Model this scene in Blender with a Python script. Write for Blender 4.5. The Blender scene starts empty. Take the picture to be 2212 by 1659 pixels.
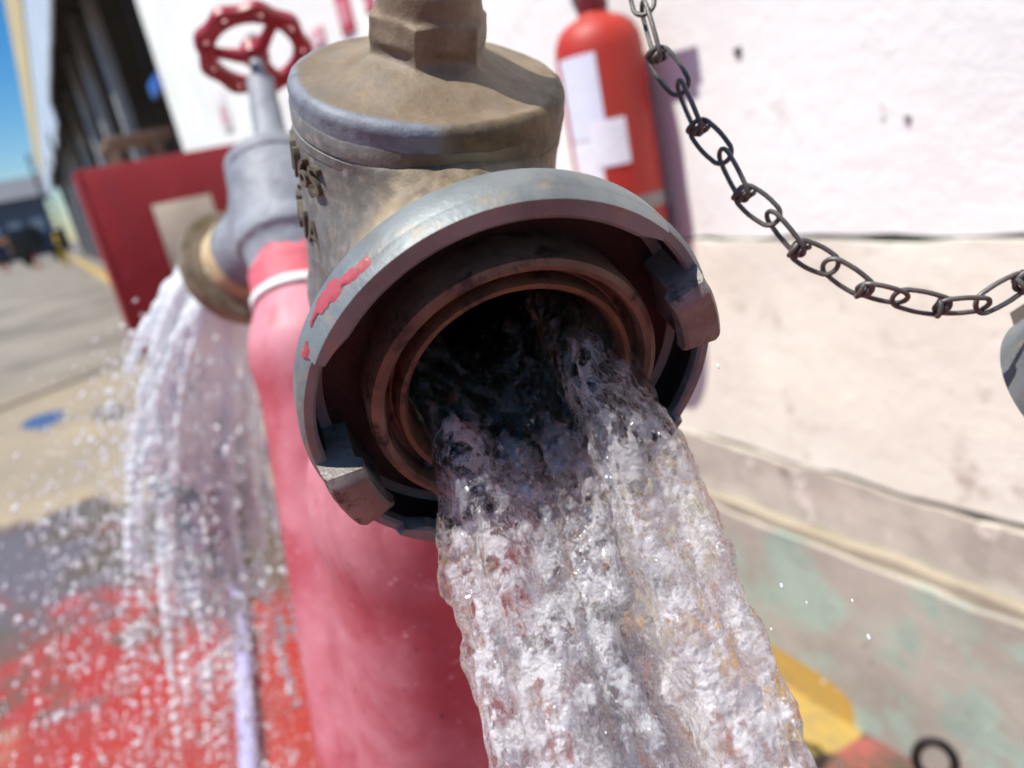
import bpy, math, random
import numpy as np
from mathutils import Matrix, Vector
R_ = math.radians
random.seed(7); rng = np.random.default_rng(7)
scene = bpy.context.scene
col = scene.collection

# ------------------------------------------------------------------ camera, sky, sun, exposure
CAM = np.array([0.0, 0.0, 1.12])
RW = np.array([[.8356, .3170, -.4486], [-.5121, .1545, -.8450], [-.1985, .9357, .2915]])   # camera axes -> world
u_, s_, v_ = np.linalg.svd(RW); RW = u_ @ v_
FPX, CX, CY = 1643.0, 1106.0, 829.5
cam_d = bpy.data.cameras.new('camera'); cam = bpy.data.objects.new('camera', cam_d); col.objects.link(cam)
m4 = np.eye(4); m4[:3, :3] = RW; m4[:3, 3] = CAM
cam.matrix_world = Matrix(m4.tolist())
cam_d.sensor_width = 36.0; cam_d.lens = FPX / 2212.0 * 36.0
cam_d.clip_start = 0.01; cam_d.clip_end = 3000.0
cam_d.dof.use_dof = True; cam_d.dof.focus_distance = 0.208; cam_d.dof.aperture_fstop = 8.6
scene.camera = cam

SUN = np.array([-.423, .024, .906]); SUN /= np.linalg.norm(SUN)
world = bpy.data.worlds.new('World'); scene.world = world; world.use_nodes = True
wn = world.node_tree; wn.nodes.clear()
sky = wn.nodes.new('ShaderNodeTexSky'); sky.sky_type = 'NISHITA'; sky.sun_disc = False
sky.sun_elevation = math.asin(SUN[2]); sky.sun_rotation = math.atan2(SUN[0], SUN[1])
sky.ozone_density = 4.0; sky.dust_density = 0.3; sky.air_density = 1.0
bg = wn.nodes.new('ShaderNodeBackground'); bg.inputs[1].default_value = 0.085
wo = wn.nodes.new('ShaderNodeOutputWorld')
hs_ = wn.nodes.new('ShaderNodeHueSaturation'); hs_.inputs['Saturation'].default_value = 1.45
wn.links.new(sky.outputs[0], hs_.inputs['Color']); wn.links.new(hs_.outputs[0], bg.inputs[0]); wn.links.new(bg.outputs[0], wo.inputs[0])
sun_d = bpy.data.lights.new('sun', 'SUN'); sun_d.energy = 4.6; sun_d.angle = R_(0.53); sun_d.color = (1.0, .955, .89)
sun = bpy.data.objects.new('sun', sun_d); col.objects.link(sun)
sun.rotation_euler = Vector(SUN.tolist()).to_track_quat('Z', 'Y').to_euler(); sun.location = (-2, -1, 6)
scene.view_settings.view_transform = 'Standard'; scene.view_settings.look = 'None'
scene.view_settings.exposure = 0.52; scene.view_settings.gamma = 1.0; scene.view_settings.use_curve_mapping = False
scene.render.engine = 'CYCLES'
cy = scene.cycles; cy.use_denoising = True; cy.max_bounces = 5; cy.transmission_bounces = 5; cy.diffuse_bounces = 2; cy.glossy_bounces = 2; cy.transparent_max_bounces = 6; cy.use_adaptive_sampling = True; cy.adaptive_threshold = .05
cy.sample_clamp_indirect = 6.0; cy.blur_glossy = 0.3

# ------------------------------------------------------------------ helpers
def c2w(v): return RW @ np.asarray(v, float)
def at(x, y, d): return CAM + RW @ np.array([(x - CX) / FPX * d, -(y - CY) / FPX * d, -d])
def nrm(v): v = np.asarray(v, float); return v / np.linalg.norm(v)
def lin(h):
    h = h.lstrip('#'); o = []
    for i in (0, 2, 4):
        c = int(h[i:i + 2], 16) / 255.0
        o.append(c / 12.92 if c <= .04045 else ((c + .055) / 1.055) ** 2.4)
    return (*o, 1.0)

def mesh_np(name, v, faces, smooth=True):
    v = np.asarray(v, np.float32)
    me = bpy.data.meshes.new(name)
    if isinstance(faces, np.ndarray):
        nf, k = faces.shape
        me.vertices.add(len(v)); me.vertices.foreach_set('co', v.ravel())
        me.loops.add(nf * k); me.loops.foreach_set('vertex_index', faces.astype(np.int32).ravel())
        me.polygons.add(nf)
        me.polygons.foreach_set('loop_start', np.arange(0, nf * k, k, dtype=np.int32))
        me.update(calc_edges=True); me.validate()
    else:
        me.from_pydata(v.tolist(), [], faces)
    me.polygons.foreach_set('use_smooth', [smooth] * len(me.polygons)); me.update()
    return me

def link(name, me, mat=None, parent=None, sharp=None):
    o = bpy.data.objects.new(name, me); col.objects.link(o)
    if mat is not None and len(me.materials) == 0: me.materials.append(mat)
    if parent is not None: o.parent = parent
    if sharp is not None: sharpen(me, sharp)
    return o

def sharpen(me, deg):
    import bmesh
    bm = bmesh.new(); bm.from_mesh(me); a = R_(deg)
    for e in bm.edges:
        if len(e.link_faces) == 2 and e.calc_face_angle(0) > a: e.smooth = False
    bm.to_mesh(me); bm.free()

def tag(o, label, cat, group=None, kind=None):
    if label: o['label'] = label
    if cat: o['category'] = cat
    if group: o['group'] = group
    if kind: o['kind'] = kind
    return o

def empty(name, mat4=None, loc=None):
    o = bpy.data.objects.new(name, None); col.objects.link(o); o.empty_display_size = .05
    if mat4 is not None: o.matrix_world = Matrix(np.asarray(mat4).tolist())
    if loc is not None: o.location = tuple(loc)
    return o

class MB:
    """collects simple shapes into one mesh"""
    def __init__(s): s.v = []; s.f = []
    def add(s, v, f):
        b = len(s.v); s.v += [tuple(map(float, p)) for p in v]; s.f += [[i + b for i in q] for q in f]; return s
    def box(s, lo, hi, bev=0.0):
        x0, y0, z0 = lo; x1, y1, z1 = hi
        if bev <= 0:
            v = [(x, y, z) for z in (z0, z1) for y in (y0, y1) for x in (x0, x1)]
            return s.add(v, [[0, 2, 3, 1], [4, 5, 7, 6], [0, 1, 5, 4], [2, 6, 7, 3], [0, 4, 6, 2], [1, 3, 7, 5]])
        import bmesh
        bm = bmesh.new(); bmesh.ops.create_cube(bm, size=1)
        for p in bm.verts:
            p.co = Vector(((p.co.x + .5) * (x1 - x0) + x0, (p.co.y + .5) * (y1 - y0) + y0, (p.co.z + .5) * (z1 - z0) + z0))
        bmesh.ops.bevel(bm, geom=list(bm.edges), offset=bev, segments=2, profile=.5, affect='EDGES')
        bm.verts.index_update(); v = [p.co[:] for p in bm.verts]; f = [[q.index for q in fc.verts] for fc in bm.faces]; bm.free()
        return s.add(v, f)
    def tube(s, pts, r, n=10, cap=True, closed=False):
        P = np.asarray(pts, float); k = len(P); rr = np.broadcast_to(np.asarray(r, float), (k,))
        if closed: T = np.roll(P, -1, 0) - np.roll(P, 1, 0)
        else: T = np.gradient(P, axis=0)
        T /= np.linalg.norm(T, axis=1)[:, None] + 1e-12
        a = np.array([0, 0, 1.0]) if abs(T[0][2]) < .9 else np.array([1.0, 0, 0])
        N = nrm(np.cross(T[0], a)); V = []
        ang = np.arange(n) * 2 * math.pi / n
        for i in range(k):
            N = N - (N @ T[i]) * T[i]; N /= np.linalg.norm(N); B = np.cross(T[i], N)
            V += [P[i] + rr[i] * (math.cos(t) * N + math.sin(t) * B) for t in ang]
        F = []
        for i in range(k if closed else k - 1):
            j = (i + 1) % k
            for q in range(n):
                F.append([i * n + q, i * n + (q + 1) % n, j * n + (q + 1) % n, j * n + q])
        if cap and not closed: F += [list(range(n))[::-1], list(range((k - 1) * n, k * n))]
        return s.add(V, F)
    def lathe(s, prof, n=64, a0=0.0, a1=2 * math.pi, closed_prof=False, fr=None):
        """profile [(r,z)...] turned round local z; fr = 4x4 frame"""
        full = abs(a1 - a0 - 2 * math.pi) < 1e-6
        na = n if full else n + 1; p = np.asarray(prof, float); k = len(p)
        A = a0 + (a1 - a0) * np.arange(na) / n
        V = np.stack([np.outer(np.cos(A), p[:, 0]), np.outer(np.sin(A), p[:, 0]), np.tile(p[:, 1], (na, 1))], -1).reshape(-1, 3)
        if fr is not None: V = V @ np.asarray(fr)[:3, :3].T + np.asarray(fr)[:3, 3]
        F = []; ke = k if closed_prof else k - 1
        for i in range(n):
            j = (i + 1) % na
            for q in range(ke):
                q2 = (q + 1) % k
                F.append([i * k + q, j * k + q, j * k + q2, i * k + q2])
        if not full and closed_prof: F += [list(range(k)), list(range((na - 1) * k, na * k))[::-1]]
        return s.add(V, F)
    def xf(s, M):
        M = np.asarray(M); v = np.asarray(s.v) @ M[:3, :3].T + M[:3, 3]; s.v = [tuple(p) for p in v]; return s
    def build(s, name, mat, parent=None, smooth=True, sharp=35):
        me = bpy.data.meshes.new(name); me.from_pydata(s.v, [], s.f)
        import bmesh
        bm = bmesh.new(); bm.from_mesh(me); bmesh.ops.recalc_face_normals(bm, faces=bm.faces)
        if smooth:
            for f in bm.faces: f.smooth = True
            for e in bm.edges:
                if len(e.link_faces) == 2 and e.calc_face_angle(0) > R_(sharp): e.smooth = False
        bm.to_mesh(me); bm.free()
        return link(name, me, mat, parent)

def frame(o, x, y, z):
    M = np.eye(4); M[:3, 0] = x; M[:3, 1] = y; M[:3, 2] = z; M[:3, 3] = o; return M
def frame_z(o, z, x=(1, 0, 0)):
    z = nrm(z); x = np.asarray(x, float); x = nrm(x - (x @ z) * z); return frame(o, x, np.cross(z, x), z)

# value noise in numpy
def vnoise(p, seed=0):
    p = np.asarray(p, np.float32); i = np.floor(p).astype(np.int64); f = p - i; f = f * f * (3 - 2 * f)
    def h(a, b, c):
        n = (a * 73856093) ^ (b * 19349663) ^ (c * 83492791) ^ (seed * 2654435 + 1013)
        n = (n ^ (n >> 13)) * 1274126177 & 0x7fffffff
        n = (n ^ (n >> 15)) * 668265263 & 0x7fffffff
        return ((n >> 8) & 0xffff).astype(np.float32) / 32767.5 - 1
    x, y, z = i[..., 0], i[..., 1], i[..., 2]; fx, fy, fz = f[..., 0], f[..., 1], f[..., 2]
    def L(a, b, t): return a + (b - a) * t
    return L(L(L(h(x, y, z), h(x + 1, y, z), fx), L(h(x, y + 1, z), h(x + 1, y + 1, z), fx), fy),
             L(L(h(x, y, z + 1), h(x + 1, y, z + 1), fx), L(h(x, y + 1, z + 1), h(x + 1, y + 1, z + 1), fx), fy), fz)
def fbm(p, octv=4, seed=0):
    s = 0; a = 1
    for o in range(octv): s = s + a * vnoise(p * 2 ** o, seed + o); a *= .5
    return s

def surface_nets(F, org, h):
    S = F < 0; nx, ny, nz = F.shape
    c = [S[dx:nx - 1 + dx, dy:ny - 1 + dy, dz:nz - 1 + dz] for dx in (0, 1) for dy in (0, 1) for dz in (0, 1)]
    cnt = sum(q.astype(np.int8) for q in c); act = (cnt > 0) & (cnt < 8)
    I = np.argwhere(act); idx = np.full(act.shape, -1, np.int64); idx[tuple(I.T)] = np.arange(len(I))
    acc = np.zeros((len(I), 3)); n = np.zeros(len(I))
    for ax in range(3):
        o = [q for q in range(3) if q != ax]
        for b0 in (0, 1):
            for b1 in (0, 1):
                off = np.zeros(3, int); off[o[0]] = b0; off[o[1]] = b1
                A = I + off; B = A.copy(); B[:, ax] += 1
                fa = F[tuple(A.T)]; fb = F[tuple(B.T)]; m = (fa < 0) != (fb < 0)
                t = np.where(m, fa / np.where(m, fa - fb, 1), 0)
                p = off[None].astype(float).repeat(len(I), 0); p[:, ax] = t
                acc[m] += p[m]; n[m] += 1
    V = (I + acc / n[:, None]) * h + np.asarray(org)
    Q = []
    for ax in range(3):
        o1, o2 = (ax + 1) % 3, (ax + 2) % 3
        sl = [slice(None)] * 3; sl[ax] = slice(0, -1); sl2 = [slice(None)] * 3; sl2[ax] = slice(1, None)
        a, b = S[tuple(sl)], S[tuple(sl2)]
        for flip, mk in ((0, a & ~b), (1, ~a & b)):
            E = np.argwhere(mk); E = E[(E[:, o1] > 0) & (E[:, o2] > 0) & (E[:, o1] < F.shape[o1] - 1) & (E[:, o2] < F.shape[o2] - 1)]
            q = []
            for d1, d2 in ((-1, -1), (0, -1), (0, 0), (-1, 0)):
                G = E.copy(); G[:, o1] += d1; G[:, o2] += d2; q.append(idx[tuple(G.T)])
            q = np.stack(q, 1)
            Q.append(q[:, ::-1] if flip else q)
    Q = np.concatenate(Q); Q = Q[(Q >= 0).all(1)]
    return V, Q
def grid(lo, hi, h):
    lo = np.asarray(lo, float); n = np.ceil((np.asarray(hi) - lo) / h).astype(int) + 1
    ax = [lo[i] + np.arange(n[i]) * h for i in range(3)]
    return np.stack(np.meshgrid(*ax, indexing='ij'), -1).astype(np.float32), lo
def smin(a, b, k):
    hh = np.clip(.5 + .5 * (b - a) / k, 0, 1); return b + (a - b) * hh - k * hh * (1 - hh)
def smax(a, b, k): return -smin(-a, -b, k)
def sd_cyl(P, o, d, r0, r1, t0, t1, rd=.0):
    """rounded cone/cylinder about the line o+t d"""
    q = P - np.asarray(o, np.float32); t = q @ np.asarray(d, np.float32)
    rr = np.sqrt(np.maximum((q * q).sum(-1) - t * t, 0))
    k = np.clip((t - t0) / (t1 - t0), 0, 1); dr = rr - (r0 + (r1 - r0) * k) + rd
    dz = np.abs(t - .5 * (t0 + t1)) - .5 * (t1 - t0) + rd
    return np.minimum(np.maximum(dr, dz), 0) + np.sqrt(np.maximum(dr, 0) ** 2 + np.maximum(dz, 0) ** 2) - rd

# ------------------------------------------------------------------ materials
class NT:
    def __init__(s, name):
        s.m = bpy.data.materials.new(name); s.m.use_nodes = True; s.t = s.m.node_tree; s.n = s.t.nodes
        s.b = s.n['Principled BSDF']; s.out = s.n['Material Output']
        s.tc = s.n.new('ShaderNodeTexCoord'); s.P = s.tc.outputs['Object']
    def new(s, t, **k):
        o = s.n.new('ShaderNode' + t)
        for a, b in k.items(): setattr(o, a, b)
        return o
    def put(s, sock, v):
        if hasattr(v, 'is_linked') or isinstance(v, bpy.types.NodeSocket): s.t.links.new(v, sock)
        else: sock.default_value = v
    def noise(s, scale, det=5, rough=.6, vec=None, dist=0.0, st=None, off=(0, 0, 0)):
        o = s.new('TexNoise'); o.inputs['Scale'].default_value = scale; o.inputs['Detail'].default_value = min(det, 4)
        o.inputs['Roughness'].default_value = rough; o.inputs['Distortion'].default_value = dist
        v = vec or s.P
        if st or off != (0, 0, 0):
            mp = s.new('Mapping'); s.put(mp.inputs[0], v); mp.inputs['Scale'].default_value = st or (1, 1, 1); mp.inputs['Location'].default_value = off; v = mp.outputs[0]
        s.put(o.inputs['Vector'], v); return o.outputs[0]
    def ramp(s, v, lo, hi):
        o = s.new('MapRange'); o.interpolation_type = 'SMOOTHSTEP'
        s.put(o.inputs[0], v); o.inputs[1].default_value = lo; o.inputs[2].default_value = hi; return o.outputs[0]
    def math(s, op, a, b=0.0, clamp=False):
        o = s.new('Math', operation=op); o.use_clamp = clamp; s.put(o.inputs[0], a); s.put(o.inputs[1], b); return o.outputs[0]
    def mix(s, f, a, b):
        o = s.new('Mix', data_type='RGBA'); s.put(o.inputs[0], f); s.put(o.inputs[6], a); s.put(o.inputs[7], b); return o.outputs[2]
    def xyz(s, v=None):
        o = s.new('SeparateXYZ'); s.put(o.inputs[0], v or s.P); return o.outputs
    def bump(s, h, dist=.001, st=1.0, nrm=None):
        o = s.new('Bump'); o.inputs['Strength'].default_value = st; o.inputs['Distance'].default_value = dist; s.put(o.inputs['Height'], h)
        if nrm is not None: s.put(o.inputs['Normal'], nrm)
        return o.outputs[0]
    def set(s, **k):
        for a, v in k.items(): s.put(s.b.inputs[a.replace('_', ' ')], v)
        return s.m

def simple(name, c, rough=.6, metal=0.0, var=.25, scale=8.0, bump=0.0, bscale=60, dist=.001, c2=None):
    t = NT(name); c = lin(c) if isinstance(c, str) else c
    d = lin(c2) if c2 else tuple(q * (1 - var) for q in c[:3]) + (1,)
    k = dict(Base_Color=t.mix(t.ramp(t.noise(scale), .35, .68), c, d), Roughness=rough, Metallic=metal)
    if bump: k['Normal'] = t.bump(t.noise(bscale), dist, bump)
    return t.set(**k)

def mat_valve(name, bonnet):
    t = NT(name); x, y, z = t.xyz()
    dt = t.new('VectorMath', operation='DOT_PRODUCT'); t.put(dt.inputs[0], t.P); dt.inputs[1].default_value = STAIN_SHADE_DIR; q = dt.outputs['Value']
    r = t.math('SQRT', t.math('ADD', t.math('MULTIPLY', x, x), t.math('MULTIPLY', y, y)))
    grey = t.mix(t.ramp(t.noise(55, 6), .35, .7), lin('#767876'), lin('#62625e'))
    grey = t.mix(t.ramp(t.noise(240, 4), .45, .75), grey, lin('#8d867b'))
    tan = t.mix(t.ramp(t.noise(70, 6, .65), .35, .65), lin('#83735d'), lin('#6f5f49'))
    tan = t.mix(t.ramp(t.noise(28, 5, off=(3, 1, 2)), .5, .72), tan, lin('#6f685c'))
    brown = t.mix(t.ramp(t.noise(90, 6, .7), .35, .7), lin('#65543a'), lin('#4b4032'))
    brown = t.mix(t.ramp(t.noise(45, 5, off=(7, 0, 0)), .5, .7), brown, lin('#776a52'))
    rimc = t.mix(t.ramp(t.noise(140, 5), .4, .7), lin('#747a82'), lin('#62676e'))
    if bonnet:
        dirt = t.ramp(t.math('ADD', r, t.math('MULTIPLY', t.noise(60), .005)), .0470, .0445)
        low = t.ramp(z, .0495, .0525)
        c = t.mix(t.math('MULTIPLY', dirt, low), t.mix(t.ramp(t.math('ADD', q, t.math('MULTIPLY', t.math('SUBTRACT', t.noise(50), .5), .04)), -.002, .022), rimc, brown), tan)  # rim turns brown to the right: shade put into the colour
    else:
        a = t.math('ADD', q, t.math('MULTIPLY', t.math('SUBTRACT', t.noise(38, 6, .65), .5), .07))
        c = t.mix(t.ramp(a, -.034, .010), grey, brown)  # grey to brown across the body: stain and side shade in one colour
        c = t.mix(t.math('MULTIPLY', t.ramp(x, .04, .055), t.ramp(t.noise(50, 5), .3, .6)), c, lin('#a08f74'))
    # red over-paint low on the inlet
    red = t.ramp(t.math('ADD', z, t.math('MULTIPLY', t.math('SUBTRACT', t.noise(30, 4), .5), .05)), -.058, -.064)
    c = t.mix(red, c, lin('#c8505c'))
    h = t.math('ADD', t.noise(420, 6, .7), t.math('MULTIPLY', t.noise(120, 4), .8))
    return t.set(Base_Color=c, Metallic=.12, Roughness=t.math('ADD', .5, t.math('MULTIPLY', t.noise(90), .25)), Normal=t.bump(h, .0005, .55))

def mat_alu(name):
    t = NT(name)
    c = t.mix(t.ramp(t.noise(45, 6), .35, .7), lin('#7c8383'), lin('#63696a'))
    c = t.mix(t.ramp(t.noise(130, 5, off=(2, 2, 1)), .52, .78), c, lin('#8f8270'))
    c = t.mix(t.ramp(t.noise(22, 5, off=(5, 2, 1)), .56, .72), c, lin('#6f6860'))
    h = t.math('ADD', t.noise(500, 5, .7), t.math('MULTIPLY', t.noise(90, 4), .6))
    return t.set(Base_Color=c, Metallic=.35, Roughness=t.math('ADD', .38, t.math('MULTIPLY', t.noise(70), .3)), Normal=t.bump(h, .0004, .6))

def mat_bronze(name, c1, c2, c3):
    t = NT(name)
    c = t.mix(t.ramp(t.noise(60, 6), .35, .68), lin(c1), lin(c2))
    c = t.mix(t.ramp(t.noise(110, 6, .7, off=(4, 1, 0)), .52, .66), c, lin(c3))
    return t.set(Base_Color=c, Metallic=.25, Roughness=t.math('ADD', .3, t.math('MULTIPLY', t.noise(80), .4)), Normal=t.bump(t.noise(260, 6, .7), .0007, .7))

def mat_redpaint(name, deep, chalk, scale=9.0, gloss=.42, bumpd=.0008):
    t = NT(name)
    c = t.mix(t.ramp(t.noise(scale, 6, .6), .38, .66), lin(deep), lin(chalk))
    c = t.mix(t.ramp(t.noise(scale * 7, 5, off=(3, 3, 1)), .62, .78), c, lin('#c98a92'))
    c = t.mix(t.math('MULTIPLY', t.ramp(t.noise(scale * 3, 4, .65, st=(1, 1, .12), off=(5, 1, 1)), .52, .72), .55), c, lin('#7a2029'))
    c = t.mix(t.math('MULTIPLY', t.ramp(t.noise(scale * 22, 3, .7, off=(8, 1, 1)), .66, .70), .8), c, lin('#d9b3b6'))
    c = t.mix(t.ramp(t.noise(scale * 14, 4, .7, off=(1, 6, 1)), .65, .70), c, lin('#4a2022'))
    return t.set(Base_Color=c, Roughness=t.math('ADD', gloss, t.math('MULTIPLY', t.noise(scale * 4), .3)), Normal=t.bump(t.noise(scale * 16, 5), bumpd, .5))

A1 = c2w((.0757, .7607, .6447)); N1 = c2w((.3198, -.5976, .7352)); _a = nrm(A1); _ex = nrm(N1 - (N1 @ _a) * _a)
_r = c2w((1, 0, 0)); STAIN_SHADE_DIR = (float(_r @ _ex), float(_r @ np.cross(_a, _ex)), 0.0)  # direction along which stain and painted shade brown the valve
M_body = mat_valve('weathered_valve_metal', False)
M_bonnet = mat_valve('weathered_bonnet_metal', True)
M_alu = mat_alu('grey_cast_aluminium')
M_lug = mat_bronze('stained_lug_metal', '#817d76', '#6b6258', '#4a423b')
M_hub = mat_bronze('dull_bronze', '#7a6553', '#5c4738', '#3a2e28')
M_lip = mat_bronze('rusty_bronze', '#6d4d33', '#543e2c', '#362820')
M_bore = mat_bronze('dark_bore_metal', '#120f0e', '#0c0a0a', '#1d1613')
M_letter = simple('raised_letter_metal', '#665e4e', .6, .1, .4, 90)  # letters darker than the body metal, their shading put into the colour
M_chip = simple('pink_red_paint_chip', '#a3454c', .5, 0, .2, 60, .6, 300, .0005)
M_pipe = mat_redpaint('faded_red_pipe_paint', '#aa4a55', '#c4808a')
M_wheel = mat_redpaint('glossy_red_wheel_paint', '#860f1f', '#96202f', 20, .25, .0006)
M_white_tape = simple('white_thread_tape', '#e8e6e6', .7, 0, .1, 60, .5, 200)
M_chain = simple('dull_steel_chain', '#66635f', .5, .4, .35, 120, .5, 600, .0003)
M_cap = mat_alu('grey_cap_metal')

# ------------------------------------------------------------------ ground
def mat_ground():
    t = NT('yard_concrete'); x, y, z = t.xyz()
    wob = t.math('ADD', t.math('MULTIPLY', t.math('SUBTRACT', t.noise(2.2, 6, .62), .5), .8), t.math('MULTIPLY', t.math('SUBTRACT', t.noise(18, 4, .7), .5), .22))
    base = t.mix(t.ramp(t.noise(.8, 6), .35, .68), lin('#988a72'), lin('#7f7668'))
    base = t.mix(t.ramp(t.noise(14, 6, .7), .45, .75), base, lin('#7d7468'))
    far = t.ramp(y, 6.2, 9.0)
    base = t.mix(far, base, t.mix(t.ramp(t.noise(.5, 5, .7), .36, .66), lin('#8a8276'), lin('#6a6359')))
    # wet stains of the spilt water
    wet = t.ramp(t.math('ADD', t.noise(1.1, 6, .6, off=(.3, .1, 0), st=(1, .45, 1)), t.math('MULTIPLY', t.ramp(y, 4.6, 3.0), .16)), .55, .60)
    wet = t.math('MULTIPLY', wet, t.ramp(y, 7.5, 5.0))
    c = t.mix(wet, base, t.mix(t.ramp(t.noise(1.6, 4, off=(4, 0, 0)), .45, .6), lin('#5b4f40'), lin('#5f575a')))
    blue = t.ramp(t.math('SUBTRACT', t.math('ADD', t.math('POWER', t.math('MULTIPLY', t.math('ADD', x, .43), 8), 2), t.math('POWER', t.math('MULTIPLY', t.math('SUBTRACT', y, 6.0), 3), 2)), t.math('MULTIPLY', wob, 6.0)), 1.0, .4)
    c = t.mix(blue, c, lin('#2b4a75'))
    # red painted keep-clear zone round the standpipe
    edge = t.math('SUBTRACT', t.math('ADD', y, t.math('MULTIPLY', wob, 1.6)), t.math('MULTIPLY', t.ramp(x, .1, -.2), .35))
    red = t.ramp(edge, 2.42, 2.16)
    worn = t.ramp(t.math('ADD', t.math('ADD', t.math('MULTIPLY', t.noise(5, 6, .7, off=(2, 5, 0)), .7), t.math('MULTIPLY', t.noise(32, 4, .7), .3)), t.math('MULTIPLY', t.ramp(y, 1.7, 2.6), .10)), .66, .54)
    patch = t.math('MULTIPLY', t.ramp(t.noise(2.6, 4, .7, off=(.2, 3.3, 0)), .56, .70), t.ramp(y, 4.4, 3.6))
    red = t.math('MAXIMUM', t.math('MULTIPLY', red, worn), patch)
    red = t.math('MULTIPLY', red, t.math('SUBTRACT', 1.0, t.math('MULTIPLY', t.ramp(x, .4, .75), t.ramp(t.noise(16, 5, .75, off=(6, 2, 0)), .36, .60))))
    redc = t.mix(t.ramp(t.noise(4, 6), .35, .7), lin('#9a2a1a'), lin('#8f3a30'))
    redc = t.mix(t.math('MAXIMUM', t.math('MULTIPLY', t.ramp(t.noise(7, 5, .7, off=(3, 3, 0)), .52, .72), .6), t.math('MULTIPLY', t.ramp(x, .45, .8), .75)), redc, lin('#a06058'))
    c = t.mix(red, c, redc)
    yel = t.ramp(t.math('ADD', t.math('POWER', t.math('MULTIPLY', t.math('SUBTRACT', x, .205), 34), 2), t.math('POWER', t.math('MULTIPLY', t.math('SUBTRACT', y, 1.70), 20), 2)), 1.0, .7)
    c = t.mix(yel, c, lin('#b8892a'))
    yd = t.math('ADD', t.math('POWER', t.math('MULTIPLY', t.math('MINIMUM', t.math('SUBTRACT', y, .94), 0.0), 5.0), 4), t.math('POWER', t.math('MULTIPLY', t.math('SUBTRACT', x, .97), 6.8), 4))
    c = t.mix(t.ramp(t.math('ADD', yd, t.math('MULTIPLY', t.noise(30, 4), .25)), 1.18, 1.06), c, t.mix(t.ramp(t.noise(25, 5), .4, .7), lin('#b0944f'), lin('#9a8758')))
    rough = t.math('SUBTRACT', .8, t.math('MULTIPLY', t.math('MAXIMUM', wet, t.math('MULTIPLY', red, .6)), .42))
    return t.set(Base_Color=c, Roughness=rough, Normal=t.bump(t.noise(60, 6, .7), .004, .6))
g = MB().add([(-300, -40, 0), (300, -40, 0), (300, 700, 0), (-300, 700, 0)], [[0, 1, 2, 3]]).build('ground', mat_ground(), None, False)
g['kind'] = 'structure'; g['label'] = 'concrete yard floor with worn red paint and wet stains'

# drainage joint across the yard
t = simple('dark_joint_dirt', '#3c352d', .9, 0, .4, 6)
pts = [(-3.2, 5.2), (-1.4, 6.35), (-.62, 7.03), (.1, 7.45), (.95, 7.8)]
J = MB()
for (a, b), (c_, d) in zip(pts[:-1], pts[1:]):
    J.add([(a, b, .004), (c_, d, .004), (c_, d + .12, .004), (a, b + .12, .004)], [[0, 1, 2, 3]])
j = J.build('floor_joint', t, None, False); j['kind'] = 'structure'; j['label'] = 'dark dirt filled joint across the concrete yard'

# ------------------------------------------------------------------ wall on the right
def mat_wall(name, kind):
    t = NT(name); x, y, z = t.xyz()
    if kind == 'upper':
        c = t.mix(t.ramp(t.noise(2.2, 6), .3, .7), lin('#f0f1ea'), lin('#e6e8e2'))
        c = t.mix(t.ramp(t.noise(7, 6, .7, off=(1, 2, 3)), .60, .78), c, lin('#c4bdb6'))
        c = t.mix(t.math('MULTIPLY', t.ramp(t.noise(11, 3, off=(4, 4, 4)), .70, .745), .8), c, lin('#8d867e'))
    elif kind == 'lower':
        c = t.mix(t.ramp(t.noise(3.2, 6), .3, .7), lin('#edebdc'), lin('#e0dac8'))
        c = t.mix(t.ramp(t.noise(10, 6, .7, off=(1, 2, 3)), .56, .75), c, lin('#b8ac9c'))
        c = t.mix(t.math('MULTIPLY', t.ramp(t.math('ADD', z, t.math('MULTIPLY', t.noise(9, 5), .22)), .48, .36), .6), c, lin('#a89c8e'))
    elif kind == 'band':
        c = t.mix(t.ramp(t.noise(6, 6, .65), .35, .62), lin('#a59d90'), lin('#c2b9aa'))
        c = t.mix(t.ramp(t.noise(18, 5, off=(2, 2, 0)), .6, .7), c, lin('#d8cfc2'))
        c = t.mix(t.ramp(t.noise(12, 5, off=(5, 1, 0)), .62, .72), c, lin('#7f756b'))
    elif kind == 'ledge':
        c = t.mix(t.ramp(t.noise(9, 5), .4, .65), lin('#a89c88'), lin('#988c78'))
    else:
        c = t.mix(t.ramp(t.noise(4, 6, .65), .35, .65), lin('#9c9488'), lin('#b3aa9c'))
        g1 = t.ramp(t.math('ADD', t.noise(5.5, 5, .6, off=(1, .6, 2)), t.math('MULTIPLY', t.ramp(y, .75, 1.3), .18)), .50, .62)
        c = t.mix(g1, c, t.mix(t.ramp(t.noise(12, 4), .4, .65), lin('#a3b3a2'), lin('#96a596')))
        c = t.mix(t.ramp(t.noise(26, 4, off=(7, 1, 0)), .68, .73), c, lin('#d2c8bb'))
        c = t.mix(t.ramp(t.noise(30, 5, off=(1, 9, 0)), .64, .74), c, lin('#6b5f55'))
        yd = t.math('ADD', t.math('POWER', t.math('MULTIPLY', t.math('MINIMUM', t.math('SUBTRACT', y, .95), 0.0), 5.2), 4), t.math('POWER', t.math('MULTIPLY', z, 12.5), 4))
        c = t.mix(t.ramp(t.math('ADD', yd, t.math('MULTIPLY', t.noise(30, 4), .25)), 1.18, 1.06), c, t.mix(t.ramp(t.noise(25, 5), .4, .7), lin('#bd9545'), lin('#a88c55')))
    h = t.math('ADD', t.noise(40, 6, .7), t.math('MULTIPLY', t.noise(9, 4), 1.2))
    return t.set(Base_Color=c, Roughness=.85, Normal=t.bump(h, .003, .7))

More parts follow.
